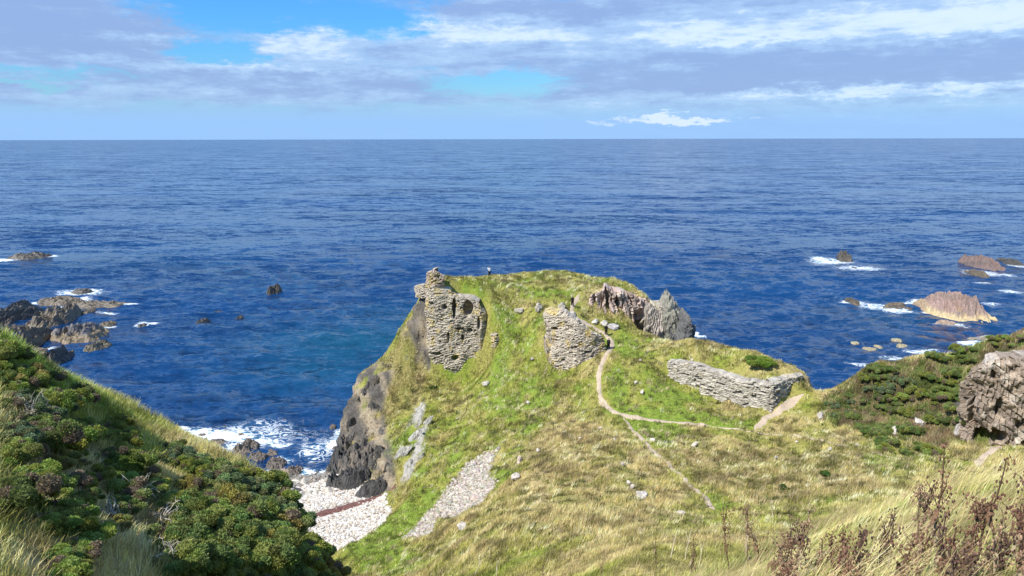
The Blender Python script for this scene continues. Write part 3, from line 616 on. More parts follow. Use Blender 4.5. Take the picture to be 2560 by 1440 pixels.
tag(face_wall('rock_crag', plan(q3), up(q3, (1080, 1100, 1112, 1116, 1116, 1112, 1108)), up(q3, (960, 925, 906, 902, 905, 900, 890)), 3.0, M_ROCK, boct=4, wob=.6, course=.8, width=.5, relief=.4, bulge=1.0, ragged=.4, dip=.7, cols=((.38, .30, .23), (.23, .185, .15), (.50, .44, .37)), lichen=.12, seed=85, res=.14, side=.2, foot=2.2,
    holes=[(1.3, 20.4, .4, 2.6, 1.8), (3.4, 16.2, .9, 1.2, 2.4), (5.0, 16.6, .8, .8, 2.4), (2.2, 19.0, .25, 1.6, 1.2), (4.6, 20.0, .3, 1.2, 1.2)]), 'big craggy brown rock outcrop with a cave at its foot', 'rock')

# ------------------------------------------------------------------ loose rocks
def unit_sphere(n):
    bm = bmesh.new(); bmesh.ops.create_icosphere(bm, subdivisions=n, radius=1.0); bm.verts.ensure_lookup_table()
    v = np.array([q.co[:] for q in bm.verts]); f = np.array([[q.index for q in p.verts] for p in bm.faces]); bm.free(); return v, f
S5, S4, S1 = unit_sphere(5), unit_sphere(4), unit_sphere(1)
def boulder(name, loc, size, seed, mat, cols, rz=0.0, tilt=(0, 0), band=None, facets=16, rough=.22, strata=.05, sub=None):
    g = np.random.default_rng(seed); v, f = sub or S4
    nrm = g.normal(size=(facets, 3)); nrm /= np.linalg.norm(nrm, axis=1, keepdims=True); dist = g.uniform(.62, 1.0, facets)
    r = np.min(np.where(v @ nrm.T > .05, dist / np.maximum(v @ nrm.T, .05), 9), axis=1); r = np.minimum(r, 1.25)
    r = r * (1 + rough * 2 * (fbm3(v * 2.2 + seed, 5, seed) - .5)); p = v * r[:, None]
    ax = g.normal(size=3) + np.array([0, 0, 1.2]); ax /= np.linalg.norm(ax)
    p = p * (1 + strata * (np.abs(((p @ ax) * 6 + 2 * fbm3(p * 2, 2, seed + 5)) % 1 - .5) * 4 - 1))[:, None]
    p = p * np.array(size); R = np.array(Matrix.Rotation(rz, 3, 'Z') @ Matrix.Rotation(tilt[0], 3, 'X') @ Matrix.Rotation(tilt[1], 3, 'Y')); p = p @ R.T
    c = np.array(cols); k = np.clip(fbm3(p / max(size) * 3 + seed, 4, seed + 9) * 2 - .5, 0, 1); C = c[0] * (1 - k[:, None]) + c[1] * k[:, None]
    if band:
        h, bc = band; w = 1 - sstep(p[:, 2] + loc[2] + .5 * (fbm3(p, 3, 5) - .5), h * .85, h * 1.1); C = C * (1 - w[:, None]) + np.array(bc) * w[:, None]
    o = mesh_obj(name, p, f, mat, smooth=False, col=C); o.location = loc; return o
def on(u, v): return on_land([u], [v])[0]
def islet(u, v, wp, hp, seed, label, cols=((.085, .07, .055), (.13, .105, .075)), band=None, rz=0.0, peak=1.0, mat=None, name='sea_rock', flat=.45, skew=0.0, lump=1.0, z0=0.0):
    """rock standing out of the water: a broken ridge whose waterline is cut by the sea itself"""
    g = np.random.default_rng(seed); c = atZ(u, v, z0) if z0 is not None else on(u, v); z0 = c[2]; D = np.linalg.norm(c - np.array([0, 0, H])); sn = H / D; app = hp * D / F
    a = wp * D / F / 2; b = max(flat * app / sn, .35 * a if hp > 25 else .2 * a); b *= .8; a *= .92; h = max(.30 * app, .22) * peak
    n = 56; U, W = np.meshgrid(np.linspace(-1.25, 1.25, n), np.linspace(-1.25, 1.25, n)); sd = seed * 13.7
    ang = .5 * (fbm2(U * 1.6 + sd, W * 1.6, 4, seed) - .5) * 2; e = 1 - (np.hypot(U, W) + ang * .55)
    x = U * a; y = W * b; ca, sa = math.cos(rz), math.sin(rz); m = max(a, b)
    ridge = 1 - np.abs(fbm2(U * 1.5 * max(1, a / 3) ** .5 + sd, W * 1.5 + sd, 5, seed + 3) - .5) * 3.2
    z = h * (sstep(e, -.05, .55) * (.30 + 1.05 * np.clip(ridge, 0, 1.2) ** 1.4 * lump) * (1 + skew * U)) - .5 * (1 - sstep(e, -.25, .25)) * 2 - .1
    st = (U * a * .8 + W * b * 1.3 + z * 1.5 + .8 * fbm2(U * 3 + sd, W * 3, 2, seed)) / max(.35, .14 * a); z = z + sstep(e, 0, .3) * h * .22 * (np.abs(st % 1 - .5) * 2 - .5) + sstep(e, -.1, .2) * h * .75 * (fbm2(U * 5 + sd, W * 5, 4, seed + 6) - .5)
    k = np.clip(fbm2(U * 2.5 + sd, W * 2.5 + z, 4, seed + 8) * 2 - .5, 0, 1); C = col_mix(np.broadcast_to(np.array(cols[0]), U.shape + (3,)), np.array(cols[1]), k)
    if band: C = col_mix(C, np.array(band[1]), 1 - sstep(z + .5 * (k - .5), band[0] * .8, band[0] * 1.15))
    V = np.stack([x * ca - y * sa, x * sa + y * ca, z], -1).reshape(-1, 3)
    o = mesh_obj(name, V, gridfaces(n, n), mat or M_WET, smooth=False, col=C.reshape(-1, 3)); o.location = (c[0], c[1], z0)
    return tag(o, label, 'rock')
BR = ((.075, .06, .045), (.15, .115, .07)); DK = ((.05, .045, .04), (.095, .08, .06)); PK = ((.34, .23, .19), (.22, .165, .14))
islet(75, 640, 105, 24, 1, 'low dark reef farthest out on the left', DK, flat=.3)
islet(201, 727, 56, 16, 2, 'small jagged rock ringed by surf behind the long reef', DK, flat=.3)
islet(150, 752, 110, 26, 3, 'sloping brown slab at the near end of the long reef', BR, flat=.35); islet(255, 762, 165, 26, 4, 'long tapering reef pointing out to sea on the left', BR, flat=.35, skew=-.35)
islet(135, 800, 96, 60, 5, 'brown striped dome shaped rock in the left cove', BR, flat=.4); islet(178, 777, 48, 18, 6, 'small brown rock tucked behind the striped dome rock', BR); islet(222, 778, 36, 15, 7, 'small round rock right of the striped dome rock', BR)
islet(195, 838, 140, 56, 8, 'broad grey topped block with brown sides in the left cove', ((.13, .12, .12), (.09, .08, .075)), band=(1.3, (.19, .14, .08)), flat=.36, rz=.1); islet(246, 868, 62, 32, 9, 'olive brown wedge rock nearest the open water in the left cove', ((.12, .10, .06), (.08, .07, .05)))
islet(271, 808, 40, 15, 10, 'low rock with surf beside the broad grey block', BR); islet(356, 812, 26, 11, 11, 'tiny rock with a white wash alone right of the reef', DK)
islet(505, 803, 29, 18, 12, 'brown pointed rock, nearest of the three small offshore rocks', DK); islet(543, 782, 34, 13, 13, 'flat double rock, farthest of the three small offshore rocks', DK); islet(600, 792, 18, 11, 14, 'tiny rock, rightmost of the three small offshore rocks', DK)
islet(686, 729, 36, 28, 15, 'lone dark dome rock in open water left of the headland', DK, flat=.28, lump=.7, peak=2); islet(180, 877, 16, 9, 16, 'small round olive rock below the broad grey block', BR); islet(305, 857, 9, 8, 17, 'tiny dark rock right of the olive wedge rock', DK); islet(95, 832, 16, 13, 18, 'small dark knob between the dome rock and the shore', DK)
islet(18, 795, 80, 60, 19, 'dark grey lump at the picture edge above the left hill', DK); islet(62, 790, 52, 42, 20, 'dark rounded rock beside the lump at the left edge', DK); islet(22, 828, 80, 34, 21, 'brown shelf rock against the left hill crest', BR)
islet(75, 858, 60, 60, 22, 'tall brown rock close to the left hill crest', BR, peak=1.2); islet(95, 878, 65, 22, 23, 'flat brown ledge at the foot of the tall brown rock', BR); islet(136, 900, 50, 50, 24, 'square dark rock just above the crest of the left hill', DK, peak=1.2)
# right hand bay
islet(2390, 785, 140, 84, 31, 'large pink topped sea rock with a tan base in the right bay', PK, band=(1.5, (.50, .39, .22)), flat=.34, peak=1.2, mat=M_ROCK, skew=.3); islet(2318, 772, 60, 44, 32, 'narrow brown fin at the left end of the large pink rock', ((.26, .19, .14), (.36, .27, .17)), mat=M_ROCK, flat=.3)
islet(2245, 770, 74, 22, 33, 'low brown reef left of the large pink rock', BR, flat=.35); islet(2130, 756, 30, 20, 34, 'small brown rock in white surf, leftmost in the right bay', BR); islet(2110, 650, 34, 26, 35, 'dark pointed rock with a long wash far out right', DK, peak=1.8, flat=.25)
islet(2136, 671, 14, 5, 36, 'tiny dark rock in the wash of the dark pointed rock', DK); islet(2453, 667, 62, 40, 37, 'reddish brown craggy rock far out near the right edge', ((.22, .15, .13), (.14, .11, .10)), peak=1.25, flat=.3, mat=M_ROCK); islet(2443, 688, 32, 20, 38, 'small rock in surf in front of the reddish crag', BR)
islet(2525, 658, 30, 18, 39, 'small dark rock at the right edge, upper one', DK); islet(2540, 664, 40, 12, 40, 'low rock at the right edge, lower one', DK); islet(2368, 810, 56, 13, 41, 'low awash rocks just below the large pink rock', ((.40, .28, .20), (.2, .16, .12)))
for k, (u, v, w_, h_, lb) in enumerate([(2138, 857, 24, 7, 'flat tan stone awash, leftmost below the right bay'), (2174, 873, 34, 10, 'largest flat tan stone awash in the right bay'), (2195, 867, 20, 9, 'flat tan stone touching the largest one'), (2241, 850, 26, 8, 'flat pale stone awash, farthest of the tan ones'), (2256, 864, 24, 8, 'flat pale stone, rightmost of the tan ones')]):
    islet(u, v, w_, h_, 50 + k, lb, ((.38, .32, .18), (.30, .26, .16)), flat=.5, peak=.6)
islet(2465, 852, 110, 16, 61, 'shore ledge in surf behind the right hill crest', ((.36, .30, .2), (.2, .17, .13))); islet(2330, 884, 90, 12, 62, 'pale shore ledge behind the gorse crest', ((.42, .36, .26), (.3, .25, .2)))
# stacks at the end of the headland
def cliffrock(u, v, Y, size, seed, label, cols, band=None, mat=M_ROCK, rz=0, tilt=(0, 0), name='rock', dz=0, **kw):
    p = atY(u, v, Y); return tag(boulder(name, (p[0], p[1], p[2] + dz), size, seed, mat, cols, rz, tilt, band, **kw), label, 'rock')
cliffrock(1709, 828, 115, (1.7, 2.0, 3.6), 71, 'dark pointed sea stack off the headland end', ((.17, .165, .16), (.11, .11, .11)), band=(2.0, (.50, .40, .24)), sub=S5, rz=.5, name='sea_stack'); cliffrock(1722, 838, 116, (1.3, 1.6, 2.4), 74, 'lower rock leaning on the right side of the pointed sea stack', ((.17, .165, .16), (.11, .11, .11)), band=(1.8, (.50, .40, .24)), sub=S5, name='sea_stack')
cliffrock(1662, 815, 117.5, (2.3, 3, 4.6), 72, 'tall grey buttress with yellow lichen facing the sea stack', ((.33, .31, .26), (.24, .23, .19)), band=(2.2, (.5, .42, .27)), sub=S5, rz=.3, strata=.09, name='cliff_buttress'); cliffrock(1630, 825, 117.0, (1.9, 2.4, 3.9), 73, 'pale pinkish buttress between the rock face and the grey buttress', ((.46, .39, .33), (.33, .29, .25)), sub=S5, strata=.08, name='cliff_buttress')
cliffrock(1682, 840, 116.5, (1.3, 2, 2.9), 75, 'dark grey rib at the seaward foot of the grey buttress', ((.18, .17, .165), (.12, .12, .115)), band=(2.0, (.5, .4, .25)), sub=S5, name='cliff_buttress')
# foot of the west cliff and the cove
DG = ((.10, .097, .095), (.06, .058, .056)); GT = ((.20, .17, .14), (.10, .095, .09))
for k, (u, v, w_, h_, z0, rz_, cs, lb) in enumerate([(850, 1172, 80, 80, None, .3, DG, 'dark angular rock at the corner of the cliff foot'), (842, 1212, 70, 50, None, 0, DG, 'dark boulder standing on the pebbles below the cliff'), (893, 1205, 120, 60, None, .3, DG, 'long dark slab at the cliff foot'), (945, 1222, 120, 44, None, .4, DG, 'sloping dark slab nearest the seaweed line'),
                                   (900, 1165, 110, 80, None, .2, GT, 'tan streaked buttress at the foot of the west cliff'), (950, 1188, 60, 30, None, .4, ((.44, .35, .2), (.3, .25, .17)), 'tan shelf wedged at the cliff foot'), (862, 1128, 50, 60, None, .2, GT, 'pale buttress where the cliff meets the waves')]):
    if np.isnan(on(u, v)[0]): continue
    islet(u, v, w_, h_, 180 + k, lb, cs, rz=rz_, mat=M_ROCK, name='rock', z0=z0, flat=.36, peak=1.6)
for k, (u, v, sx_, sz_) in enumerate([(905, 985, 1.3, 2.2), (885, 1020, 1.2, 2.4), (925, 1030, 1.1, 2.0), (875, 1070, 1.3, 2.4), (910, 1085, 1.2, 2.2), (945, 1090, 1.0, 1.8), (868, 1120, 1.4, 2.2), (905, 1135, 1.3, 2.4), (945, 1145, 1.1, 2.0), (962, 1180, 1.0, 1.6), (930, 960, 1.0, 1.8), (925, 1175, 1.2, 1.6)]):
    q = on(u, v)
    if not np.isnan(q[0]): tag(boulder('rock_rib', (q[0] + .5, q[1] + .9, q[2] - .3), (sx_, sx_ * .8, sz_), 210 + k, M_ROCK, (((.15, .14, .125), (.085, .08, .075)), ((.27, .23, .175), (.13, .12, .105)))[k % 3 == 1], .6 + k, (-.25, .25), strata=.13, facets=22, rough=.16, sub=S5), 'fractured dark rib of rock on the steep west cliff', 'rock', 'ribs of rock on the west cliff')
for k, (u, v, Y, sz, rz_, lb) in enumerate([(1003, 1135, 95.5, (.5, .8, 1.9), .5, 'grey slanting slab sticking out of the grass above the beach'), (1030, 1100, 98.3, (.45, .8, 2.0), .6, 'upper grey slanting slab on the western slope'), (1046, 1148, 92.3, (.35, .5, 1.2), .5, 'small silver slab below the two slanting slabs'), (1018, 1165, 91.5, (.35, .5, 1.3), .6, 'silver slab lowest on the western slope'), (1060, 1060, 101.5, (.3, .5, 1.5), .6, 'thin silver slab highest on the western slope')]):
    q = on_land([u], [v])[0]; tag(boulder('rock_slab', tuple(q - np.array([0, 0, .1])), sz, 190 + k, M_ROCK, ((.46, .44, .40), (.26, .25, .22)), rz_, (.35, .6), strata=.14, sub=S5), lb, 'rock')
for k, (u, v, w_, h_, lb) in enumerate([(545, 1103, 60, 20, 'dark rock in surf below the left hill crest'), (618, 1120, 74, 48, 'largest dark ribbed rock in the surf of the cove'), (585, 1140, 80, 30, 'dark rock hugging the golden grass edge'), (650, 1142, 60, 34, 'brown ribbed rock behind the brown boulder'), (678, 1132, 50, 22, 'small dark rock at the seaward side of the ribbed rocks'), (690, 1160, 62, 40, 'brown rounded boulder at the edge of the cove'), (700, 1185, 70, 34, 'pale brown boulder where the pebbles begin'), (738, 1178, 46, 34, 'brown rock at the left end of the waterline'), (505, 1085, 26, 10, 'tiny rock awash in the cove foam'), (600, 1085, 30, 10, 'low rock awash farther out in the cove foam'), (832, 1063, 20, 10, 'small rock awash beside the cliff'), (838, 1120, 24, 14, 'dark rock awash at the cliff base'), (560, 1076, 40, 8, 'flat rock awash in the foam')]):
    islet(u, v, w_, h_, 90 + k, lb, ((.10, .085, .075), (.18, .145, .115)) if k not in (6,) else ((.30, .23, .17), (.2, .16, .12)), flat=.4)
for (u, v, sz, sd_, lb, cs) in [(735, 1232, (1.7, 1.1, .5), 121, 'flat dark slab lying on the pebbles left', DG), (728, 1252, (.7, .6, .8), 122, 'small tan block in front of the flat dark slab', ((.50, .42, .25), (.36, .3, .2))), (1488, 807, (.8, .5, .45), 123, 'white stone lying left of the walkers', ((.62, .58, .52), (.45, .41, .36))), (1508, 812, (.55, .5, .6), 124, 'white standing stone behind the upper walker', ((.6, .56, .5), (.46, .42, .37))), (1530, 822, (1.0, .7, .6), 125, 'grey lavender boulder right of the upper walker', ((.42, .39, .38), (.33, .31, .3))),
                               (1300, 780, (.9, .6, .6), 126, 'pale slanting block showing in the grass below the plateau', ((.52, .46, .38), (.38, .34, .28))), (1346, 772, (.8, .6, .8), 127, 'rough pale stone lump above the leaning rubble wall', ((.5, .45, .38), (.36, .32, .27))), (1405, 772, (.7, .6, .7), 128, 'round stone lump at the head of the leaning rubble wall', ((.5, .45, .38), (.38, .34, .28))), (1432, 790, (.6, .5, .7), 129, 'white boulder beside the climbing path', ((.6, .56, .5), (.46, .42, .37))),
                               (1298, 1160, (.3, .3, .9), 131, 'upright white and pink stone on the grassy slope', ((.66, .57, .52), (.5, .38, .33))), (1287, 1195, (.7, .5, .4), 132, 'cluster stone below the upright white stone', ((.58, .52, .46), (.42, .37, .32))), (1190, 1250, (.9, .6, .5), 133, 'long pink block on the scree', ((.55, .43, .37), (.45, .36, .31))), (1345, 778, (.5, .5, .6), 134, 'small stone under the rough pale lump', ((.48, .43, .36), (.36, .32, .27))), (1214, 962, (.5, .4, .5), 135, 'white lichened rock below the tower wall', ((.6, .56, .5), (.42, .39, .34))), (2052, 1045, (.5, .4, .5), 136, 'white rock in a scar on the right hillside', ((.6, .54, .48), (.36, .31, .27))), (2300, 1065, (.7, .5, .6), 137, 'ribbed white rock among the gorse', ((.62, .57, .52), (.35, .31, .28))), (2235, 1090, (.35, .3, .7), 138, 'thin white rock between gorse bushes', ((.62, .57, .52), (.4, .35, .3))), (2395, 1085, (.6, .5, .8), 139, 'white streaked rock left of the crag', ((.62, .57, .52), (.33, .3, .28))), (1605, 1240, (.7, .5, .4), 140, 'white stone in the rough slope left of the lower path', ((.6, .55, .5), (.42, .38, .33))), (1155, 1320, (.8, .6, .4), 141, 'pale stone on the grass below the scree', ((.58, .53, .46), (.42, .37, .32)))]:
    p = on(u, v)
    if not np.isnan(p[0]): tag(boulder('stone', (p[0], p[1], p[2] + sz[2] * .35), sz, sd_, M_ROCK, cs, rz=sd_ * .7, sub=S4), lb, 'rock')
gs = np.random.default_rng(12)
for k, (u, v) in enumerate([(1740, 1112), (1735, 1118), (1555, 1165), (1570, 1212), (1578, 1222), (1450, 1100), (1535, 1105), (1410, 1085), (1630, 1105), (1700, 1290), (1990, 1110), (2075, 1128), (2140, 1118), (1940, 1150), (1345, 1130), (1500, 1075), (1590, 960), (1605, 985), (1730, 905), (1600, 905), (1330, 900), (1320, 1010)]):
    p = on(u, v); z = gs.uniform(.16, .34)
    if not np.isnan(p[0]): tag(boulder('stone', (p[0], p[1], p[2] + .2), (z * 1.3, z, z * 1.1), 400 + k, M_ROCK, ((.60, .54, .47), (.42, .37, .32)), rz=k, sub=unit_sphere(2)), 'small pale stone lying in the rough grass of the neck', 'rock', 'small pale stones scattered in the grass')
def stones(name, xy, size, col, seed):
    g = np.random.default_rng(seed); v, f = S1; n = len(xy); sc = size[:, None] * g.uniform(.55, 1.1, (n, 3)) * np.array([1, 1, .7])
    a = g.uniform(0, 6.28, n); p = v[None] * (1 + g.uniform(-.22, .22, (n, len(v), 1))) * sc[:, None]
    x = p[..., 0] * np.cos(a)[:, None] - p[..., 1] * np.sin(a)[:, None]; y = p[..., 0] * np.sin(a)[:, None] + p[..., 1] * np.cos(a)[:, None]
    V = np.stack([x + xy[:, 0, None], y + xy[:, 1, None], p[..., 2] + (height(xy[:, 0], xy[:, 1]) + sc[:, 2] * .3)[:, None]], -1)
    return tag(mesh_obj(name, V.reshape(-1, 3), (f[None] + (np.arange(n) * len(v))[:, None, None]).reshape(-1, 3), M_PEBBLE, smooth=False, col=np.repeat(col, len(v), 0)), kind='stuff')
def scatter(n, x0, x1, y0, y1, seed):
    g = np.random.default_rng(seed); return np.stack([g.uniform(x0, x1, n), g.uniform(y0, y1, n)], -1)
def at_grid(A, xy): return A[np.clip(((xy[:, 1] - GY0) / GR).astype(int), 0, A.shape[0] - 1), np.clip(((xy[:, 0] - GX0) / GR).astype(int), 0, A.shape[1] - 1)]
WR = np.array([(735, 1297), (800, 1280), (870, 1262), (930, 1248), (985, 1237)]); wrl = np.array([atZ(u, v, 2.0) for u, v in WR])
def build_beach():
    xy = scatter(30000, -45, -10, 70, 104, 5); hz = height(xy[:, 0], xy[:, 1]); k = at_grid(shingle.astype(float), xy) > .5
    dw = np.min(np.hypot(xy[:, None, 0] - np.interp(np.linspace(0, 1, 80), np.linspace(0, 1, len(wrl)), wrl[:, 0]), xy[:, None, 1] - np.interp(np.linspace(0, 1, 80), np.linspace(0, 1, len(wrl)), wrl[:, 1])), axis=1)
    k &= (hz > -.25) & ((dw > 1.2) | (rng.random(len(xy)) < .05)); xy = xy[k]; hz = hz[k]; g = np.random.default_rng(6)
    c = np.where(g.random(len(xy))[:, None] < .65, np.array((.66, .62, .57)), np.array((.52, .45, .36))) * g.uniform(.75, 1.12, (len(xy), 1)); c[g.random(len(xy)) < .06] = (.3, .24, .22)
    c[hz < .25] *= .45
    stones('pebbles', xy, g.uniform(.10, .26, len(xy)) * (1.25 - .25 * sstep(hz, 0, 2)), np.clip(c, 0, .85), 8)
    n = 60; t = np.linspace(0, 1, n); x = np.interp(t, np.linspace(0, 1, len(wrl)), wrl[:, 0]); y = np.interp(t, np.linspace(0, 1, len(wrl)), wrl[:, 1]); x = np.r_[x[0] - 6, x]; y = np.r_[y[0] - 1.2, y]; n += 1
    rows = []
    for f in np.linspace(-1, 1, 9):
        w = 1.15 + .6 * (vn2(np.arange(n) / 3, np.full(n, 2.0), 8) - .5); yy = y + f * w; rows.append(np.c_[x, yy, height(x, yy) + .16 - .22 * abs(f) ** 4 + .1 * (rnd2(np.arange(n), np.full(n, int(f * 9)), 3) - .5)])
    tag(mesh_obj('seaweed', np.stack(rows, 1).reshape(-1, 3), gridfaces(n, 9)[:, ::-1], M_WRACK), kind='stuff')
    lo, hi = SCREE.min(0) - 1, SCREE.max(0) + 1; xy = scatter(9000, lo[0], hi[0], lo[1], hi[1], 9); k = at_grid(scree_m, xy) > rng.uniform(.15, .8, len(xy)); xy = xy[k]
    c = np.array((.47, .42, .36)) * g.uniform(.65, 1.2, (len(xy), 1)) + g.uniform(-.03, .03, (len(xy), 3)); stones('scree', xy, .08 + .26 * g.random(len(xy)) ** 3, np.clip(c, .1, .8), 10)
build_beach()

# ------------------------------------------------------------------ grass
def blades(name, xy, hgt, wid, nb, spread, lean, seed, seg=1, greener=0.0, pale=.22, mat=None, zoff=-.03, fixed=None, gain=1.25, mott=1.3):
    g = np.random.default_rng(seed); n = len(xy); N = n * nb
    b = np.repeat(xy, nb, 0) + g.normal(0, 1, (N, 2)) * np.repeat(np.broadcast_to(spread, n), nb)[:, None]
    h = np.repeat(hgt, nb) * g.uniform(.5, 1.15, N); w = np.repeat(np.broadcast_to(wid, n), nb) * g.uniform(.6, 1.2, N)
    a = g.uniform(0, 6.28, N); ln = np.stack([np.cos(a), np.sin(a)], -1) * g.uniform(.05, .5, N)[:, None] + np.array(lean) * g.uniform(.4, 1.4, N)[:, None]
    z0 = height(b[:, 0], b[:, 1]) + zoff; side = np.stack([-np.sin(a), np.cos(a)], -1) * w[:, None] / 2
    c = at_grid(COL, xy) if fixed is None else np.broadcast_to(np.array(fixed), (n, 3)).copy(); c = np.repeat(c, nb, 0)
    # each tuft has its own ripeness
    k = np.repeat(g.random(n), nb)[:, None]; pl = (k < pale); c = np.where(pl, c * .45 + PALE * .55, c); gr = (k > 1 - .2 - greener); c = np.where(gr, c * .5 + GREEN * .5, c)
    mot = .55 + .85 * sstep(fbm2(xy[:, 0] / mott, xy[:, 1] / mott, 3, 99), .3, .68)
    c = c * g.uniform(.75, 1.25, (N, 1)) * np.repeat(g.uniform(.75, 1.25, n) * mot, nb)[:, None] * gain
    if seg == 1:
        tip = np.c_[b + ln * h[:, None], z0 + h * np.sqrt(np.clip(1 - .6 * (ln ** 2).sum(1), .2, 1))]
        V = np.stack([np.c_[b - side, z0], np.c_[b + side, z0], tip], 1).reshape(-1, 3); Fq = [np.arange(N * 3).reshape(-1, 3)]; C = np.repeat(c, 3, 0)
    else:
        rows = []
        for i in range(seg + 1):
            t = i / seg; o = b + ln * h[:, None] * (t ** 1.8); zz = z0 + h * t * np.clip(1 - .45 * t * np.linalg.norm(ln, axis=1), .25, 1); s_ = side * (1 - .85 * t)
            rows += [np.c_[o - s_, zz], np.c_[o + s_, zz]]
        V = np.stack(rows, 1); m = V.shape[1]; f0 = np.array([[2 * i, 2 * i + 1, 2 * i + 3, 2 * i + 2] for i in range(seg)])
        Fq = [(f0[None] + (np.arange(N) * m)[:, None, None]).reshape(-1, 4)]; V = V.reshape(-1, 3); C = np.repeat(c, m, 0)
    return tag(mesh_obj(name, V, Fq, mat or M_GRASS, smooth=False, col=np.clip(C, 0.005, .85)), kind='stuff')
LEAN = (.26, .14)
def keep_grass(xy):
    h = height(xy[:, 0], xy[:, 1]); return (h > .8) & (rng.random(len(xy)) > at_grid(bare, xy) * 1.05)
def meadow():
    xy = scatter(150000, -32, 75, 42, 138, 31); xy = xy[keep_grass(xy)]
    xy = xy[(xy[:, 1] > 60) | (xy[:, 0] > -14)]
    xy = xy[xy[:, 0] < .74 * xy[:, 1] + 2]
    lush = at_grid(blur(dr, 2), xy); clump = fbm2(xy[:, 0] / 2.3, xy[:, 1] / 2.3, 3, 88); k = rng.random(len(xy)) < .35 + .9 * sstep(clump, .35, .6); xy, lush, clump = xy[k], lush[k], clump[k]
    blades('grass', xy, (.15 + .36 * sstep(clump, .35, .7)) * (.7 + .6 * lush), .075 * (xy[:, 1] / 90) ** .6, 7, .16, LEAN, 32, pale=.24)
    # pale seeding tussocks standing out of the greener turf
    xy = scatter(16000, -32, 75, 42, 138, 41); xy = xy[keep_grass(xy)]; xy = xy[(xy[:, 0] < .74 * xy[:, 1] + 2) & ((xy[:, 1] > 60) | (xy[:, 0] > -14))]
    k = fbm2(xy[:, 0] / 6, xy[:, 1] / 6, 3, 95); xy = xy[rng.random(len(xy)) < .15 + 1.1 * sstep(k, .38, .62)]
    blades('grass', xy, .30 + .34 * rng.random(len(xy)), .07 * (xy[:, 1] / 90) ** .6, 16, .17, (.5, .28), 42, pale=.0, fixed=(.62, .52, .30), gain=1.2)
    xy = scatter(15000, -32, 75, 42, 138, 43); xy = xy[keep_grass(xy)]; xy = xy[(xy[:, 0] < .74 * xy[:, 1] + 2) & ((xy[:, 1] > 60) | (xy[:, 0] > -14))]
    blades('grass', xy, .22 + .3 * rng.random(len(xy)), .08 * (xy[:, 1] / 90) ** .6, 14, .2, LEAN, 44, pale=.0, fixed=(.13, .14, .045), gain=1.0)
    xy = scatter(60000, -45, 4, 8, 52, 33); xy = xy[np.abs(xy[:, 0]) < .8 * xy[:, 1] + 4]; xy = xy[xy[:, 0] < -2 - 0 * xy[:, 1]]
    blades('grass', xy, (.25 + .4 * fbm2(xy[:, 0] / 2, xy[:, 1] / 2, 3, 90)), .026, 7, .14, LEAN, 34, seg=2, gain=1.6)  # left hill: sunlit brightness painted into the blade colour, slope faces away from sun
    xy = scatter(16000, -6, 34, 14, 48, 35); xy = xy[xy[:, 0] < .78 * xy[:, 1]]
    blades('grass', xy, .2 + .35 * fbm2(xy[:, 0] / 2, xy[:, 1] / 2, 3, 91), .032, 9, .17, (.25, .12), 36, seg=2, mott=.8)
    for i, (n, fx_, pl_, hh, w_) in enumerate([(5200, (.46, .37, .17), .35, (.25, .65), .009), (3600, (.20, .23, .06), .1, (.15, .35), .012), (1500, (.30, .19, .11), .1, (.2, .5), .008)]):
        xy = scatter(n, -1, 20, 4.0, 17, 37 + i); xy = xy[(xy[:, 0] < .85 * xy[:, 1] + 1)]; tall = sstep(fbm2(xy[:, 0] / 1.6, xy[:, 1] / 1.6, 3, 92), .35, .65)
        blades('grass', xy, hh[0] + hh[1] * tall, w_, 9, .12, (.8, .32), 48 + i, seg=4, fixed=fx_, pale=pl_)
    xy = scatter(9000, -14, 26, -10, 5, 60)
    blades('grass', xy, np.full(len(xy), .35), .014, 7, .15, LEAN, 61, seg=2)
meadow()

# ------------------------------------------------------------------ gorse and other bushes
def bush_mesh(seed, tone, n_puffs=18, spikes=430, flat=.75, spike=.078, dead=.06):
    """dome of puffs, each a burst of short spiny shoots over a dense heart"""
    g = np.random.default_rng(seed); Vs, Fs, Cs = [], [], []; off = 0; sv, sf = S1
    for k in range(n_puffs):
        a = g.uniform(0, 6.28); rr = .72 * math.sqrt(g.random()); c = np.array([rr * math.cos(a), rr * math.sin(a), flat * (.25 + .6 * math.sqrt(max(0, 1 - rr * rr))) * g.uniform(.75, 1.1)]); pr = g.uniform(.18, .36)
        base = np.array(tone) * g.uniform(.7, 1.35) * np.array([g.uniform(.85, 1.3), 1, g.uniform(.8, 1.2)])
        if g.random() < dead: base = np.array((.23, .18, .12)) * g.uniform(.8, 1.3)
        core = sv * pr * .72 * np.array([1, 1, .9]) + c; Vs.append(core); Fs.append(sf + off); off += len(core); Cs.append(np.repeat(base[None] * .8, len(core), 0))
        d = g.normal(size=(spikes, 3)); d[:, 2] = np.abs(d[:, 2]) - .35; d /= np.linalg.norm(d, axis=1, keepdims=True)
        p0 = c + d * pr * .62; dirn = d + g.normal(0, .45, (spikes, 3)) + np.array([0, 0, .35]); dirn /= np.linalg.norm(dirn, axis=1, keepdims=True)
        s = np.cross(dirn, g.normal(size=(spikes, 3))); s /= np.linalg.norm(s, axis=1, keepdims=True); ln = spike * g.uniform(.6, 1.3, (spikes, 1)); w = spike * .24
        mid = p0 + dirn * ln * .5
        V = np.stack([p0, mid + s * w, p0 + dirn * ln, mid - s * w], 1); Vs.append(V.reshape(-1, 3)); q = np.arange(spikes * 4).reshape(-1, 4)
        Fs.append(np.concatenate([q[:, [0, 1, 2]], q[:, [0, 2, 3]]]) + off); off += spikes * 4
        cc = base[None] * g.uniform(.75, 1.4, (spikes, 1)); Cs.append(np.repeat(cc, 4, 0))
    return np.concatenate(Vs), np.concatenate(Fs), np.concatenate(Cs)
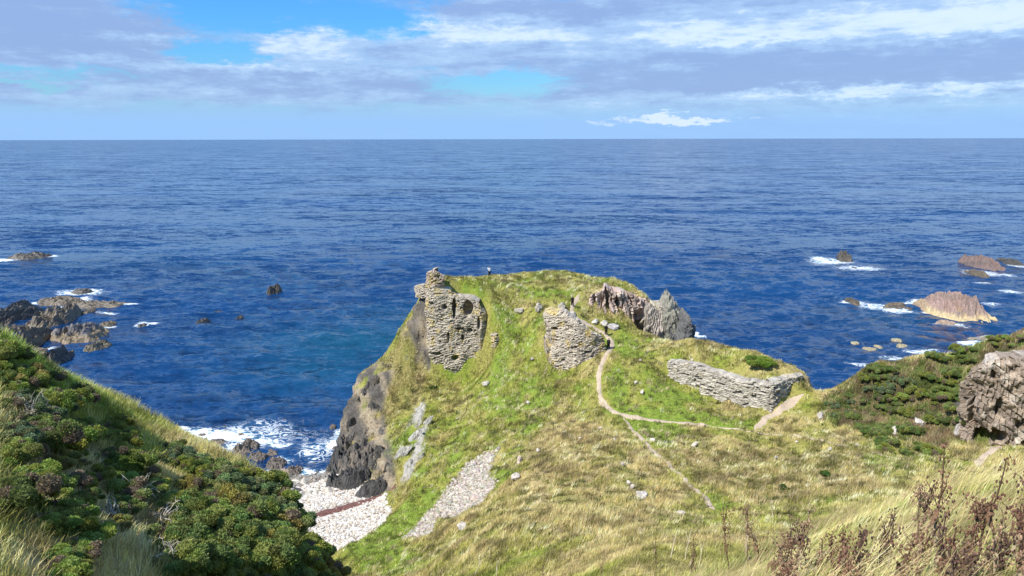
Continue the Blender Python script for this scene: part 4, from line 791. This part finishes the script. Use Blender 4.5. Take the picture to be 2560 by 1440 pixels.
DARKG, MIDG, BRIGHT, OLIVEG, BLUEG = (.175, .24, .07), (.23, .29, .07), (.33, .38, .06), (.25, .26, .08), (.19, .25, .12)
def make_bush(name, seed, tone, **kw):
    V, Fa, C = bush_mesh(seed, tone, **kw); return mesh_obj(name, V, Fa, M_GORSE, smooth=False, col=np.clip(C, .004, .6))
PROTO = {}
for i, (tn, kw) in enumerate([(DARKG, {}), (DARKG, dict(n_puffs=20)), (MIDG, {}), (MIDG, dict(dead=.2)), (BLUEG, {}), (OLIVEG, dict(dead=.15)), (DARKG, dict(dead=.25, n_puffs=13)), (MIDG, dict(n_puffs=22, spike=.085))]):
    PROTO[i] = make_bush('gorse_bush', 100 + i, tn, **kw)
used = set()
def place(i, p, size, rz, label, group=None, squash=1.0):
    o = PROTO[i]
    if i in used: o = o.copy(); SC.collection.objects.link(o)
    used.add(i); o.location = (p[0], p[1], p[2] - .12 * size); o.scale = (size, size, size * squash); o.rotation_euler = (0, 0, rz)
    for k in ('group',):
        if k in o: del o[k]
    tag(o, label, 'bush', group); return o
def thicket(poly, n, sep, size, kinds, label, group, seed):
    g = np.random.default_rng(seed); poly = np.array(poly, float); lo, hi = poly.min(0), poly.max(0); uv = g.uniform(lo, hi, (n * 14, 2)); uv = uv[inpoly(uv[:, 0], uv[:, 1], poly)]
    h = on_land(uv[:, 0], uv[:, 1]); h = h[~np.isnan(h[:, 0])]; got = []
    for p in h:
        s = g.uniform(*size)
        if all(np.hypot(p[0] - q[0], p[1] - q[1]) > sep * (s + q[3]) for q in got): got.append((p[0], p[1], p[2], s))
        if len(got) >= n: break
    for (x, y, z, s) in got: place(int(g.choice(kinds)), (x, y, z), s, g.uniform(0, 6.28), label, group, g.uniform(.75, 1.1))
LG = 'gorse bushes massed on the left slope'
thicket([(0, 880), (70, 895), (160, 975), (225, 1060), (160, 1110), (190, 1150), (0, 1150)], 34, .33, (.5, 1.5), [0, 2, 4, 6, 7], 'dark green gorse bush in the upper part of the left slope', LG, 1)
thicket([(390, 1105), (560, 1185), (690, 1228), (765, 1330), (700, 1330), (600, 1260), (420, 1170)], 38, .33, (.6, 1.4), [4, 0, 4, 2], 'bluish green gorse bush along the golden grass edge of the left slope', LG, 2)
thicket([(470, 1220), (600, 1250), (740, 1330), (850, 1440), (820, 1500), (480, 1500), (420, 1400), (440, 1290)], 62, .32, (.5, 1.3), [0, 1, 2, 0, 7, 5], 'dark gorse bush in the dense thicket above the beach', LG, 3)
thicket([(20, 1130), (260, 1120), (380, 1170), (400, 1240), (280, 1340), (120, 1330), (10, 1280)], 40, .34, (.4, 1.1), [0, 2, 3, 5, 6, 7], 'mixed green and brown gorse bush in the middle of the left slope', LG, 4)
thicket([(130, 1370), (230, 1360), (260, 1440), (150, 1480)], 6, .42, (.4, .8), [3, 2, 6], 'low gorse bush among dry grass at the bottom left', LG, 5)
thicket([(200, 1070), (320, 1080), (330, 1130), (210, 1140)], 7, .38, (.6, 1.0), [2, 7], 'bright leafy bush in the hollow under the left crest', LG, 6)
RG = 'gorse bushes on the right hillside'
thicket([(2165, 915), (2210, 905), (2270, 960), (2210, 1000), (2150, 970)], 14, .30, (.6, 1.5), [0, 2, 4], 'gorse bush at the left shoulder of the right hill crest', RG, 11)
thicket([(2310, 890), (2440, 870), (2440, 1000), (2380, 1010), (2310, 960)], 24, .30, (.5, 1.6), [0, 2, 1], 'gorse bush below the crest beside the crag', RG, 12)
thicket([(2065, 1000), (2130, 975), (2140, 1045), (2090, 1060)], 8, .34, (.6, 1.4), [0, 1, 4], 'dark green gorse bush left on the right hillside', RG, 13)
thicket([(2150, 985), (2300, 990), (2430, 1010), (2430, 1090), (2320, 1060), (2180, 1040)], 28, .34, (.5, 1.6), [0, 2, 3, 6], 'gorse bush in the middle of the right hillside', RG, 14)
thicket([(2165, 1060), (2300, 1075), (2345, 1140), (2260, 1145), (2170, 1115)], 20, .31, (.5, 1.6), [0, 1, 2], 'dark gorse bush at the foot of the right hillside above the track', RG, 15)
thicket([(2480, 850), (2560, 840), (2560, 870), (2500, 880)], 6, .4, (.7, 1.3), [3, 2], 'gorse bush on top of the crag', RG, 16)
def undergrowth():
    # low bracken and heath between the gorse, a mass nobody could count
    xy = scatter(60000, 20, 75, 68, 100, 51); k = at_grid(scar, xy) > rng.uniform(.2, .9, len(xy)); xy = xy[k & (height(xy[:, 0], xy[:, 1]) > 3)]; n = len(xy)
    tone = np.array([(.16, .20, .06), (.30, .24, .15), (.24, .17, .10), (.13, .17, .05)]); m = np.clip((fbm2(xy[:, 0] / 1.8, xy[:, 1] / 1.8, 3, 97) - .3) * 10, 0, 3.99).astype(int)
    blades('undergrowth', xy, np.full(n, .48), .09, 10, .22, (.12, .06), 52, pale=.04, fixed=tone[m], gain=1.15)
undergrowth()
def lone(u, v, size, seed, tone, label, squash=1.0, **kw):
    p = on(u, v)
    if np.isnan(p[0]): return
    o = make_bush('bush', seed, tone, **kw); o.location = (p[0], p[1], p[2] - .15 * size); o.scale = (size, size, size * squash); o.rotation_euler = (0, 0, seed); return tag(o, label, 'bush')
lone(1893, 915, 2.3, 201, (.19, .30, .05), 'fresh green bush growing on the turf mound over the curtain wall', .8, n_puffs=26, dead=0); lone(1925, 912, 1.3, 202, (.18, .28, .04), 'smaller green bush at the right side of the mound bush', .7, dead=0)
lone(445, 1275, 1.05, 203, BRIGHT, 'bright yellow green rounded gorse on the left slope', .9, n_puffs=20); lone(300, 1190, 1.1, 204, (.12, .17, .03), 'light green cauliflower shaped gorse in the middle left', .9, n_puffs=22, dead=0); lone(690, 1300, 1.0, 205, OLIVEG, 'olive tinted gorse near the beach edge of the thicket', 1.1, n_puffs=20)
lone(2062, 1192, .7, 206, (.07, .14, .03), 'small round bush in the dry grass below the track'); lone(1960, 1225, .6, 207, (.08, .13, .03), 'small leafy bush left of the round bush in dry grass'); lone(60, 960, 1.1, 208, OLIVEG, 'olive yellow gorse near the top of the left slope', 1.0, n_puffs=18); lone(110, 1110, .9, 209, BRIGHT, 'light green gorse below the bare twigs on the left', 1.0)
lone(2150, 1075, 1.0, 210, DARKG, 'lone dark bush at the grassy foot of the right hillside'); lone(1082, 968, .9, 211, (.05, .14, .02), 'deep green patch of leaves below the tower wall', .45, dead=0)

# ------------------------------------------------------------------ bare twigs and dry plants
def tube(P, R, n=5):
    P = np.asarray(P, float); d = np.gradient(P, axis=0); d /= np.linalg.norm(d, axis=1, keepdims=True) + 1e-9
    a = np.cross(d, np.array([.31, .77, .55])); a /= np.linalg.norm(a, axis=1, keepdims=True) + 1e-9; b = np.cross(d, a); t = np.linspace(0, 2 * np.pi, n, endpoint=False)
    V = P[:, None] + (a[:, None] * np.cos(t)[None, :, None] + b[:, None] * np.sin(t)[None, :, None]) * np.asarray(R)[:, None, None]
    m = len(P); i = np.arange(m - 1)[:, None] * n; j = np.arange(n)[None]; k = (j + 1) % n
    return V.reshape(-1, 3), np.stack([i + j, i + k, i + n + k, i + n + j], -1).reshape(-1, 4)
def join(parts):
    V, Fq, o = [], [], 0
    for v, f in parts: V.append(v); Fq.append(f + o); o += len(v)
    return np.concatenate(V), np.concatenate(Fq)
def wander(p, d, length, n, wob, g, up_=0.0):
    P = [np.array(p, float)]; d = np.array(d, float)
    for _ in range(n):
        d = d + g.normal(0, wob, 3) + np.array([0, 0, up_]); d /= np.linalg.norm(d); P.append(P[-1] + d * length / n)
    return np.array(P)
def dead_branches(u, v, size, seed, label, count=13):
    p = on(u, v); g = np.random.default_rng(seed); parts = []
    for k in range(count):
        a = g.uniform(0, 6.28); P = wander((0, 0, 0), (math.cos(a), math.sin(a), g.uniform(.2, 1)), size * g.uniform(.6, 1.1), 7, .33, g); parts.append(tube(P, np.linspace(.022, .008, 8)))
        for _ in range(3):
            i = g.integers(2, 7); Q = wander(P[i], P[i] - P[i - 1] + g.normal(0, .12, 3), size * .4, 4, .4, g); parts.append(tube(Q, np.linspace(.011, .004, 5), 4))
    V, Fq = join(parts); o = mesh_obj('dead_branches', V, Fq, M_STEM, col=np.full((len(V), 3), .45) * np.array((1, .9, .76))); o.location = (p[0], p[1], p[2] + .25); tag(o, label, 'dead shrub')
dead_branches(325, 1250, 1.2, 1, 'tangle of pale bare branches in the middle of the left gorse'); dead_branches(280, 1300, .8, 2, 'smaller tangle of bare branches just below the larger one'); dead_branches(70, 1040, 1.1, 3, 'pale twisted twigs high on the left slope'); dead_branches(410, 1310, .8, 4, 'grey bare twigs under the bright rounded gorse'); dead_branches(420, 1410, .8, 5, 'bare twigs arching over dry grass at the bottom'); dead_branches(540, 1430, .7, 6, 'bare twigs at the lower edge of the thicket', 8)
def dock(u, vt, vb, seed, label, tone=(.16, .085, .055)):
    p = on(u, vb)
    if np.isnan(p[0]): return
    D = np.linalg.norm(p - np.array([0, 0, H])); h = min(max((vb - vt) * D / F / .9, .35), 1.7); g = np.random.default_rng(seed); root = empty('dock_plant', p - np.array([0, 0, .05]))
    tag(root, label, 'dry plant', 'brown seeding plants in the near grass')
    P = wander((0, 0, 0), (g.normal(.08, .1), g.normal(.05, .1), 1), h, 10, .06, g, .04); parts = [tube(P, np.linspace(.010, .004, 11) * (1 + .3 * h))]; br = []
    for k in range(g.integers(3, 7)):
        i = g.integers(3, 9); a = g.uniform(0, 6.28); Q = wander(P[i], (math.cos(a) * .6, math.sin(a) * .6, 1), h * g.uniform(.15, .32), 5, .12, g); parts.append(tube(Q, np.linspace(.006, .003, 6), 4)); br.append(Q)
    V, Fq = join(parts); mesh_obj('stem', V, Fq, M_STEM, root, col=np.tile(np.array(tone) * .8, (len(V), 1)))
    sv, sf = S1; Vs, Fs = [], []; o = 0
    spots = [P[4 + int(q * 6.9)] for q in g.random(60)] + [Q[g.integers(1, 6)] for Q in br for _ in range(16)]
    for s in spots:
        q = s + g.normal(0, .020 + .010 * h, 3); Vs.append(sv * g.uniform(.004, .0095) * (1 + .3 * h) * np.array([1, 1, 1.6]) + q); Fs.append(sf + o); o += len(sv)
    V = np.concatenate(Vs); mesh_obj('seed_head', V, np.concatenate(Fs), M_STEM, root, smooth=False, col=np.repeat(np.array(tone) * g.uniform(.6, 1.7, (len(spots), 1)) * np.array([1.1, 1, 1]), len(sv), 0))
    SC.collection.objects[-1]['kind'] = 'stuff'; parts = []
    for k in range(g.integers(5, 10)):
        i = g.integers(0, 7); a = g.uniform(0, 6.28); n = 6; t = np.linspace(0, 1, n); L_ = g.uniform(.06, .14); dr_ = np.array([math.cos(a), math.sin(a), 0]); sd_ = np.array([-math.sin(a), math.cos(a), 0])
        c = P[i] + dr_ * (t * L_)[:, None] + np.array([0, 0, 1]) * (.10 * t - .26 * t * t)[:, None] + g.normal(0, .008, (n, 3)); w = (np.sin(np.pi * np.clip(t, .06, .97)) * .03)[:, None] * sd_
        parts.append((np.stack([c - w, c, c + w * .8], 1).reshape(-1, 3), gridfaces(n, 3)))
    V, Fq = join(parts); lf = mesh_obj('foliage', V, Fq, M_STEM, root, col=np.repeat(np.where(g.random((len(parts), 1)) < .4, np.array([[.17, .10, .06]]), np.array([[.30, .24, .15]])), 18, 0)); lf['kind'] = 'stuff'
DOCKS = [(2318, 1165, 1410, 'tallest dark brown seeding stalk standing above the straw'), (2297, 1205, 1350, 'thin dark stalk close behind the tallest one'), (2284, 1260, 1440, 'bushy reddish stalk left of the tallest one'), (2442, 1195, 1420, 'tall thin dark stalk right of the tallest one'), (2545, 1230, 1440, 'brown seeding plant at the right picture edge'),
         (2168, 1330, 1460, 'brown stalk left below the big straw clump'), (1868, 1275, 1440, 'dark branching stalk left of the straw clump'), (1818, 1300, 1440, 'leaning dark stalk beside the branching one'), (1722, 1350, 1460, 'dark upright stalk with a fork at the bottom'), (1640, 1335, 1420, 'short curved brown stalk left of the forked one'), (1492, 1375, 1470, 'small dark stalk near the bottom centre'), (1350, 1395, 1480, 'lowest thin stalk at the bottom centre'),
         (2255, 1345, 1480, 'brown plant below the bushy reddish stalk'), (2350, 1335, 1480, 'brown plant under the tallest stalk'), (2470, 1330, 1490, 'russet plant in the bottom right corner'), (2530, 1310, 1490, 'dense russet plant right of the corner plant'), (1905, 1290, 1420, 'thin brown stalk right of the branching one'), (1950, 1340, 1470, 'brown stalk with few branches at the bottom'), (2048, 1370, 1480, 'short dark brown plant at the bottom edge'), (2110, 1385, 1490, 'short russet plant at the bottom edge'), (2400, 1290, 1440, 'slender stalk between the two tall ones'), (2210, 1300, 1430, 'brown plant at the right side of the straw clump'), (1990, 1290, 1440, 'lone brown stalk in front of the dry grass')]
gd = np.random.default_rng(77)
DOCKS += [(u_, v_, v_ + 90 + 60 * q_, 'short brown plant in the russet undergrowth at the bottom right') for u_, v_, q_ in zip(gd.uniform(1850, 2560, 26), gd.uniform(1340, 1430, 26), gd.random(26))]
for i, (u, a, b, lb) in enumerate(DOCKS): dock(u, a, b, 300 + i, lb, ((.16, .10, .065), (.10, .065, .05), (.24, .17, .11), (.14, .08, .055))[i % 4])
def dry_stalk(u, vt, vb, seed, label):
    p = on(u, vb)
    if np.isnan(p[0]): return
    D = np.linalg.norm(p - np.array([0, 0, H])); h = min((vb - vt) * D / F / .9, 1.6); g = np.random.default_rng(seed); P = wander((0, 0, 0), (g.normal(0, .15), 0, 1), h, 8, .06, g); r = .0045 * max(1, D / 9); parts = [tube(P, np.linspace(r * 1.4, r * .6, 9))]
    for k in range(3):
        i = 4 + k; parts.append(tube(wander(P[i], P[i] - P[i - 1] + g.normal(0, .05, 3), h * .35, 4, .1, g), np.linspace(r * .8, r * .4, 5), 4))
    V, Fq = join(parts); o = mesh_obj('dry_stalk', V, Fq, M_STEM, col=np.tile(np.array((.62, .54, .40)), (len(V), 1))); o.location = p; tag(o, label, 'dry plant')
dry_stalk(1675, 1240, 1400, 1, 'pale branching dry stalk in front of the lower path'); dry_stalk(1712, 1285, 1400, 2, 'straight pale stalk right of the branching dry one'); dry_stalk(1745, 1285, 1420, 3, 'leaning pale stalk nearest the dark forked plant'); dry_stalk(1932, 1245, 1300, 4, 'pale stalk left of the small leafy bush'); dry_stalk(2022, 1230, 1310, 5, 'curved white stalk with a seed head'); dry_stalk(1185, 1390, 1440, 6, 'pale straw stalk at the bottom, leftmost'); dry_stalk(1240, 1395, 1440, 7, 'pale straw stalk at the bottom, second from left')

# ------------------------------------------------------------------ walkers
def skin_body(name, joints, links, mat, parent, col, root=0):
    me = bpy.data.meshes.new(name); me.from_pydata([j[0] for j in joints], links, []); o = bpy.data.objects.new(name, me); SC.collection.objects.link(o); o.parent = parent
    sk = o.modifiers.new('skin', 'SKIN'); sk.use_smooth_shade = True
    for i, j in enumerate(joints):
        r = j[1]; me.skin_vertices[0].data[i].radius = r if isinstance(r, tuple) else (r, r); me.skin_vertices[0].data[i].use_root = (i == root)
    ss = o.modifiers.new('smooth', 'SUBSURF'); ss.levels = 1; ss.render_levels = 1
    me.materials.append(plain(col)); return o
_pl = {}
def plain(c):
    if c not in _pl: _pl[c] = material('cloth_%d' % len(_pl), .85, .1, None, .2, 30.0, base=c)
    return _pl[c]
def person(u, v, label, face, top, legs, hair, stride=.14, arms='down', pack=None, hgt=1.72, wide=1.0, skin=(.50, .33, .25), zoff=0.0):
    p = next((q for q in (on(u, v + k) for k in range(0, 40, 1)) if not np.isnan(q[0]) and q[1] > 90), None)
    if p is None: return
    r = empty('person', p + np.array([0, 0, zoff]), face); tag(r, label, 'person'); s = hgt / 1.72; r.scale = (s, s, s)
    # the figure faces +y of its own frame
    hipL, hipR = (-.09, 0, .90), (.09, 0, .90); knL, knR = (-.10, stride * .6 + .03, .48), (.10, -stride * .3 + .03, .48); anL, anR = (-.10, stride * .8, .08), (.10, -stride, .08)
    shL, shR = (-.17, 0, 1.41), (.17, 0, 1.41)
    if arms == 'raised': elL, elR, haL, haR = (-.27, .18, 1.40), (.27, .18, 1.40), (-.10, .36, 1.56), (.10, .36, 1.56)
    else: elL, elR, haL, haR = (-.25, -.04, 1.13), (.25, .02, 1.13), (-.26, .10, .88), (.26, .16, .88)
    J = [((0, 0, .94), (.14, .10)), ((0, 0, 1.15), (.125, .095)), ((0, 0, 1.36), (.15, .10)), ((0, .0, 1.48), .05), ((0, .015, 1.56), .075), ((0, .02, 1.65), .095), ((0, .01, 1.71), .06), (hipL, .085), (knL, .058), (anL, .042), ((anL[0], anL[1] + .14, .035), .035), (hipR, .085), (knR, .058), (anR, .042), ((anR[0], anR[1] + .14, .035), .035),
         (shL, .055), (elL, .04), (haL, .03), (shR, .055), (elR, .04), (haR, .03)]
    for sx, ha, el in ((-1, haL, elL), (1, haR, elR)):
        d = np.array(ha) - np.array(el); d /= np.linalg.norm(d); J.append((tuple(np.array(ha) + d * .07), .026))
        for q, (ox, ll) in enumerate(((-.028, .07), (-.01, .085), (.01, .08), (.027, .065))): J.append((tuple(np.array(ha) + d * (.08 + ll) + np.array([ox, .015, 0])), .009))
        J.append((tuple(np.array(ha) + d * .06 + np.array([-sx * .045, .02, 0])), .010))
    E = [(0, 1), (1, 2), (2, 3), (3, 4), (4, 5), (5, 6), (0, 7), (7, 8), (8, 9), (9, 10), (0, 11), (11, 12), (12, 13), (13, 14), (2, 15), (15, 16), (16, 17), (2, 18), (18, 19), (19, 20)]
    for b, w_ in ((21, 17), (27, 20)): E += [(w_, b)] + [(b, b + 1 + q) for q in range(4)] + [(w_, b + 5)]
    skin_body('body', J, E, None, r, skin)
    g = 1.25 * wide
    skin_body('jacket', [((0, 0, .90), (.15 * g, .12 * g)), ((0, 0, 1.15), (.14 * g, .11 * g)), ((0, 0, 1.38), (.155 * g, .105 * g)), ((0, 0, 1.47), .07), (shL, .075), (elL, .06), (tuple(np.array(elL) * .2 + np.array(haL) * .8), .045), (shR, .075), (elR, .06), (tuple(np.array(elR) * .2 + np.array(haR) * .8), .045)],
              [(0, 1), (1, 2), (2, 3), (2, 4), (4, 5), (5, 6), (2, 7), (7, 8), (8, 9)], None, r, top)
    skin_body('trousers', [((0, 0, .95), (.15 * g, .12 * g)), (hipL, .11 * g), (knL, .085 * g), ((anL[0], anL[1], .10), .07 * g), (hipR, .11 * g), (knR, .085 * g), ((anR[0], anR[1], .10), .07 * g)], [(0, 1), (1, 2), (2, 3), (0, 4), (4, 5), (5, 6)], None, r, legs)
    for a in (anL, anR): skin_body('shoe', [((a[0], a[1] - .05, .045), .045), ((a[0], a[1] + .08, .04), .048), ((a[0], a[1] + .17, .035), .035)], [(0, 1), (1, 2)], None, r, (.03, .03, .03))
    skin_body('hair', [((0, -.03, 1.74), .075), ((0, -.055, 1.66), .085), ((0, -.055, 1.56), .06)], [(0, 1), (1, 2)], None, r, hair)
    sv, sf = S1
    for sx in (-1, 1): mesh_obj('eye', sv * .012 + np.array([sx * .033, .108, 1.65]), sf, plain((.03, .025, .02)), r)
    mesh_obj('nose', sv * np.array([.014, .02, .022]) + np.array([0, .118, 1.625]), sf, plain(skin), r)
    if pack: skin_body('backpack', [((0, -.19, 1.05), (.13, .08)), ((0, -.20, 1.25), (.14, .09)), ((0, -.18, 1.40), (.10, .06))], [(0, 1), (1, 2)], None, r, pack)
person(1224, 688.5, 'person in a white top and black trousers photographing the sea from the plateau edge', .5, (.80, .80, .80), (.012, .012, .014), (.03, .025, .02), .05, 'raised', None)
person(1431, 766, 'person in black clothes climbing the path to the plateau', .1, (.02, .02, .022), (.015, .015, .018), (.05, .035, .02), .16)
person(1515, 838, 'fair haired person in black, the upper of the two walkers on the neck path', .3, (.018, .018, .02), (.02, .02, .024), (.45, .36, .22), .12)
person(1521, 873, 'person in dark clothes with a backpack, the lower walker on the neck path', .2, (.02, .022, .03), (.018, .018, .024), (.02, .018, .016), .14, 'down', (.03, .03, .045), wide=1.15)
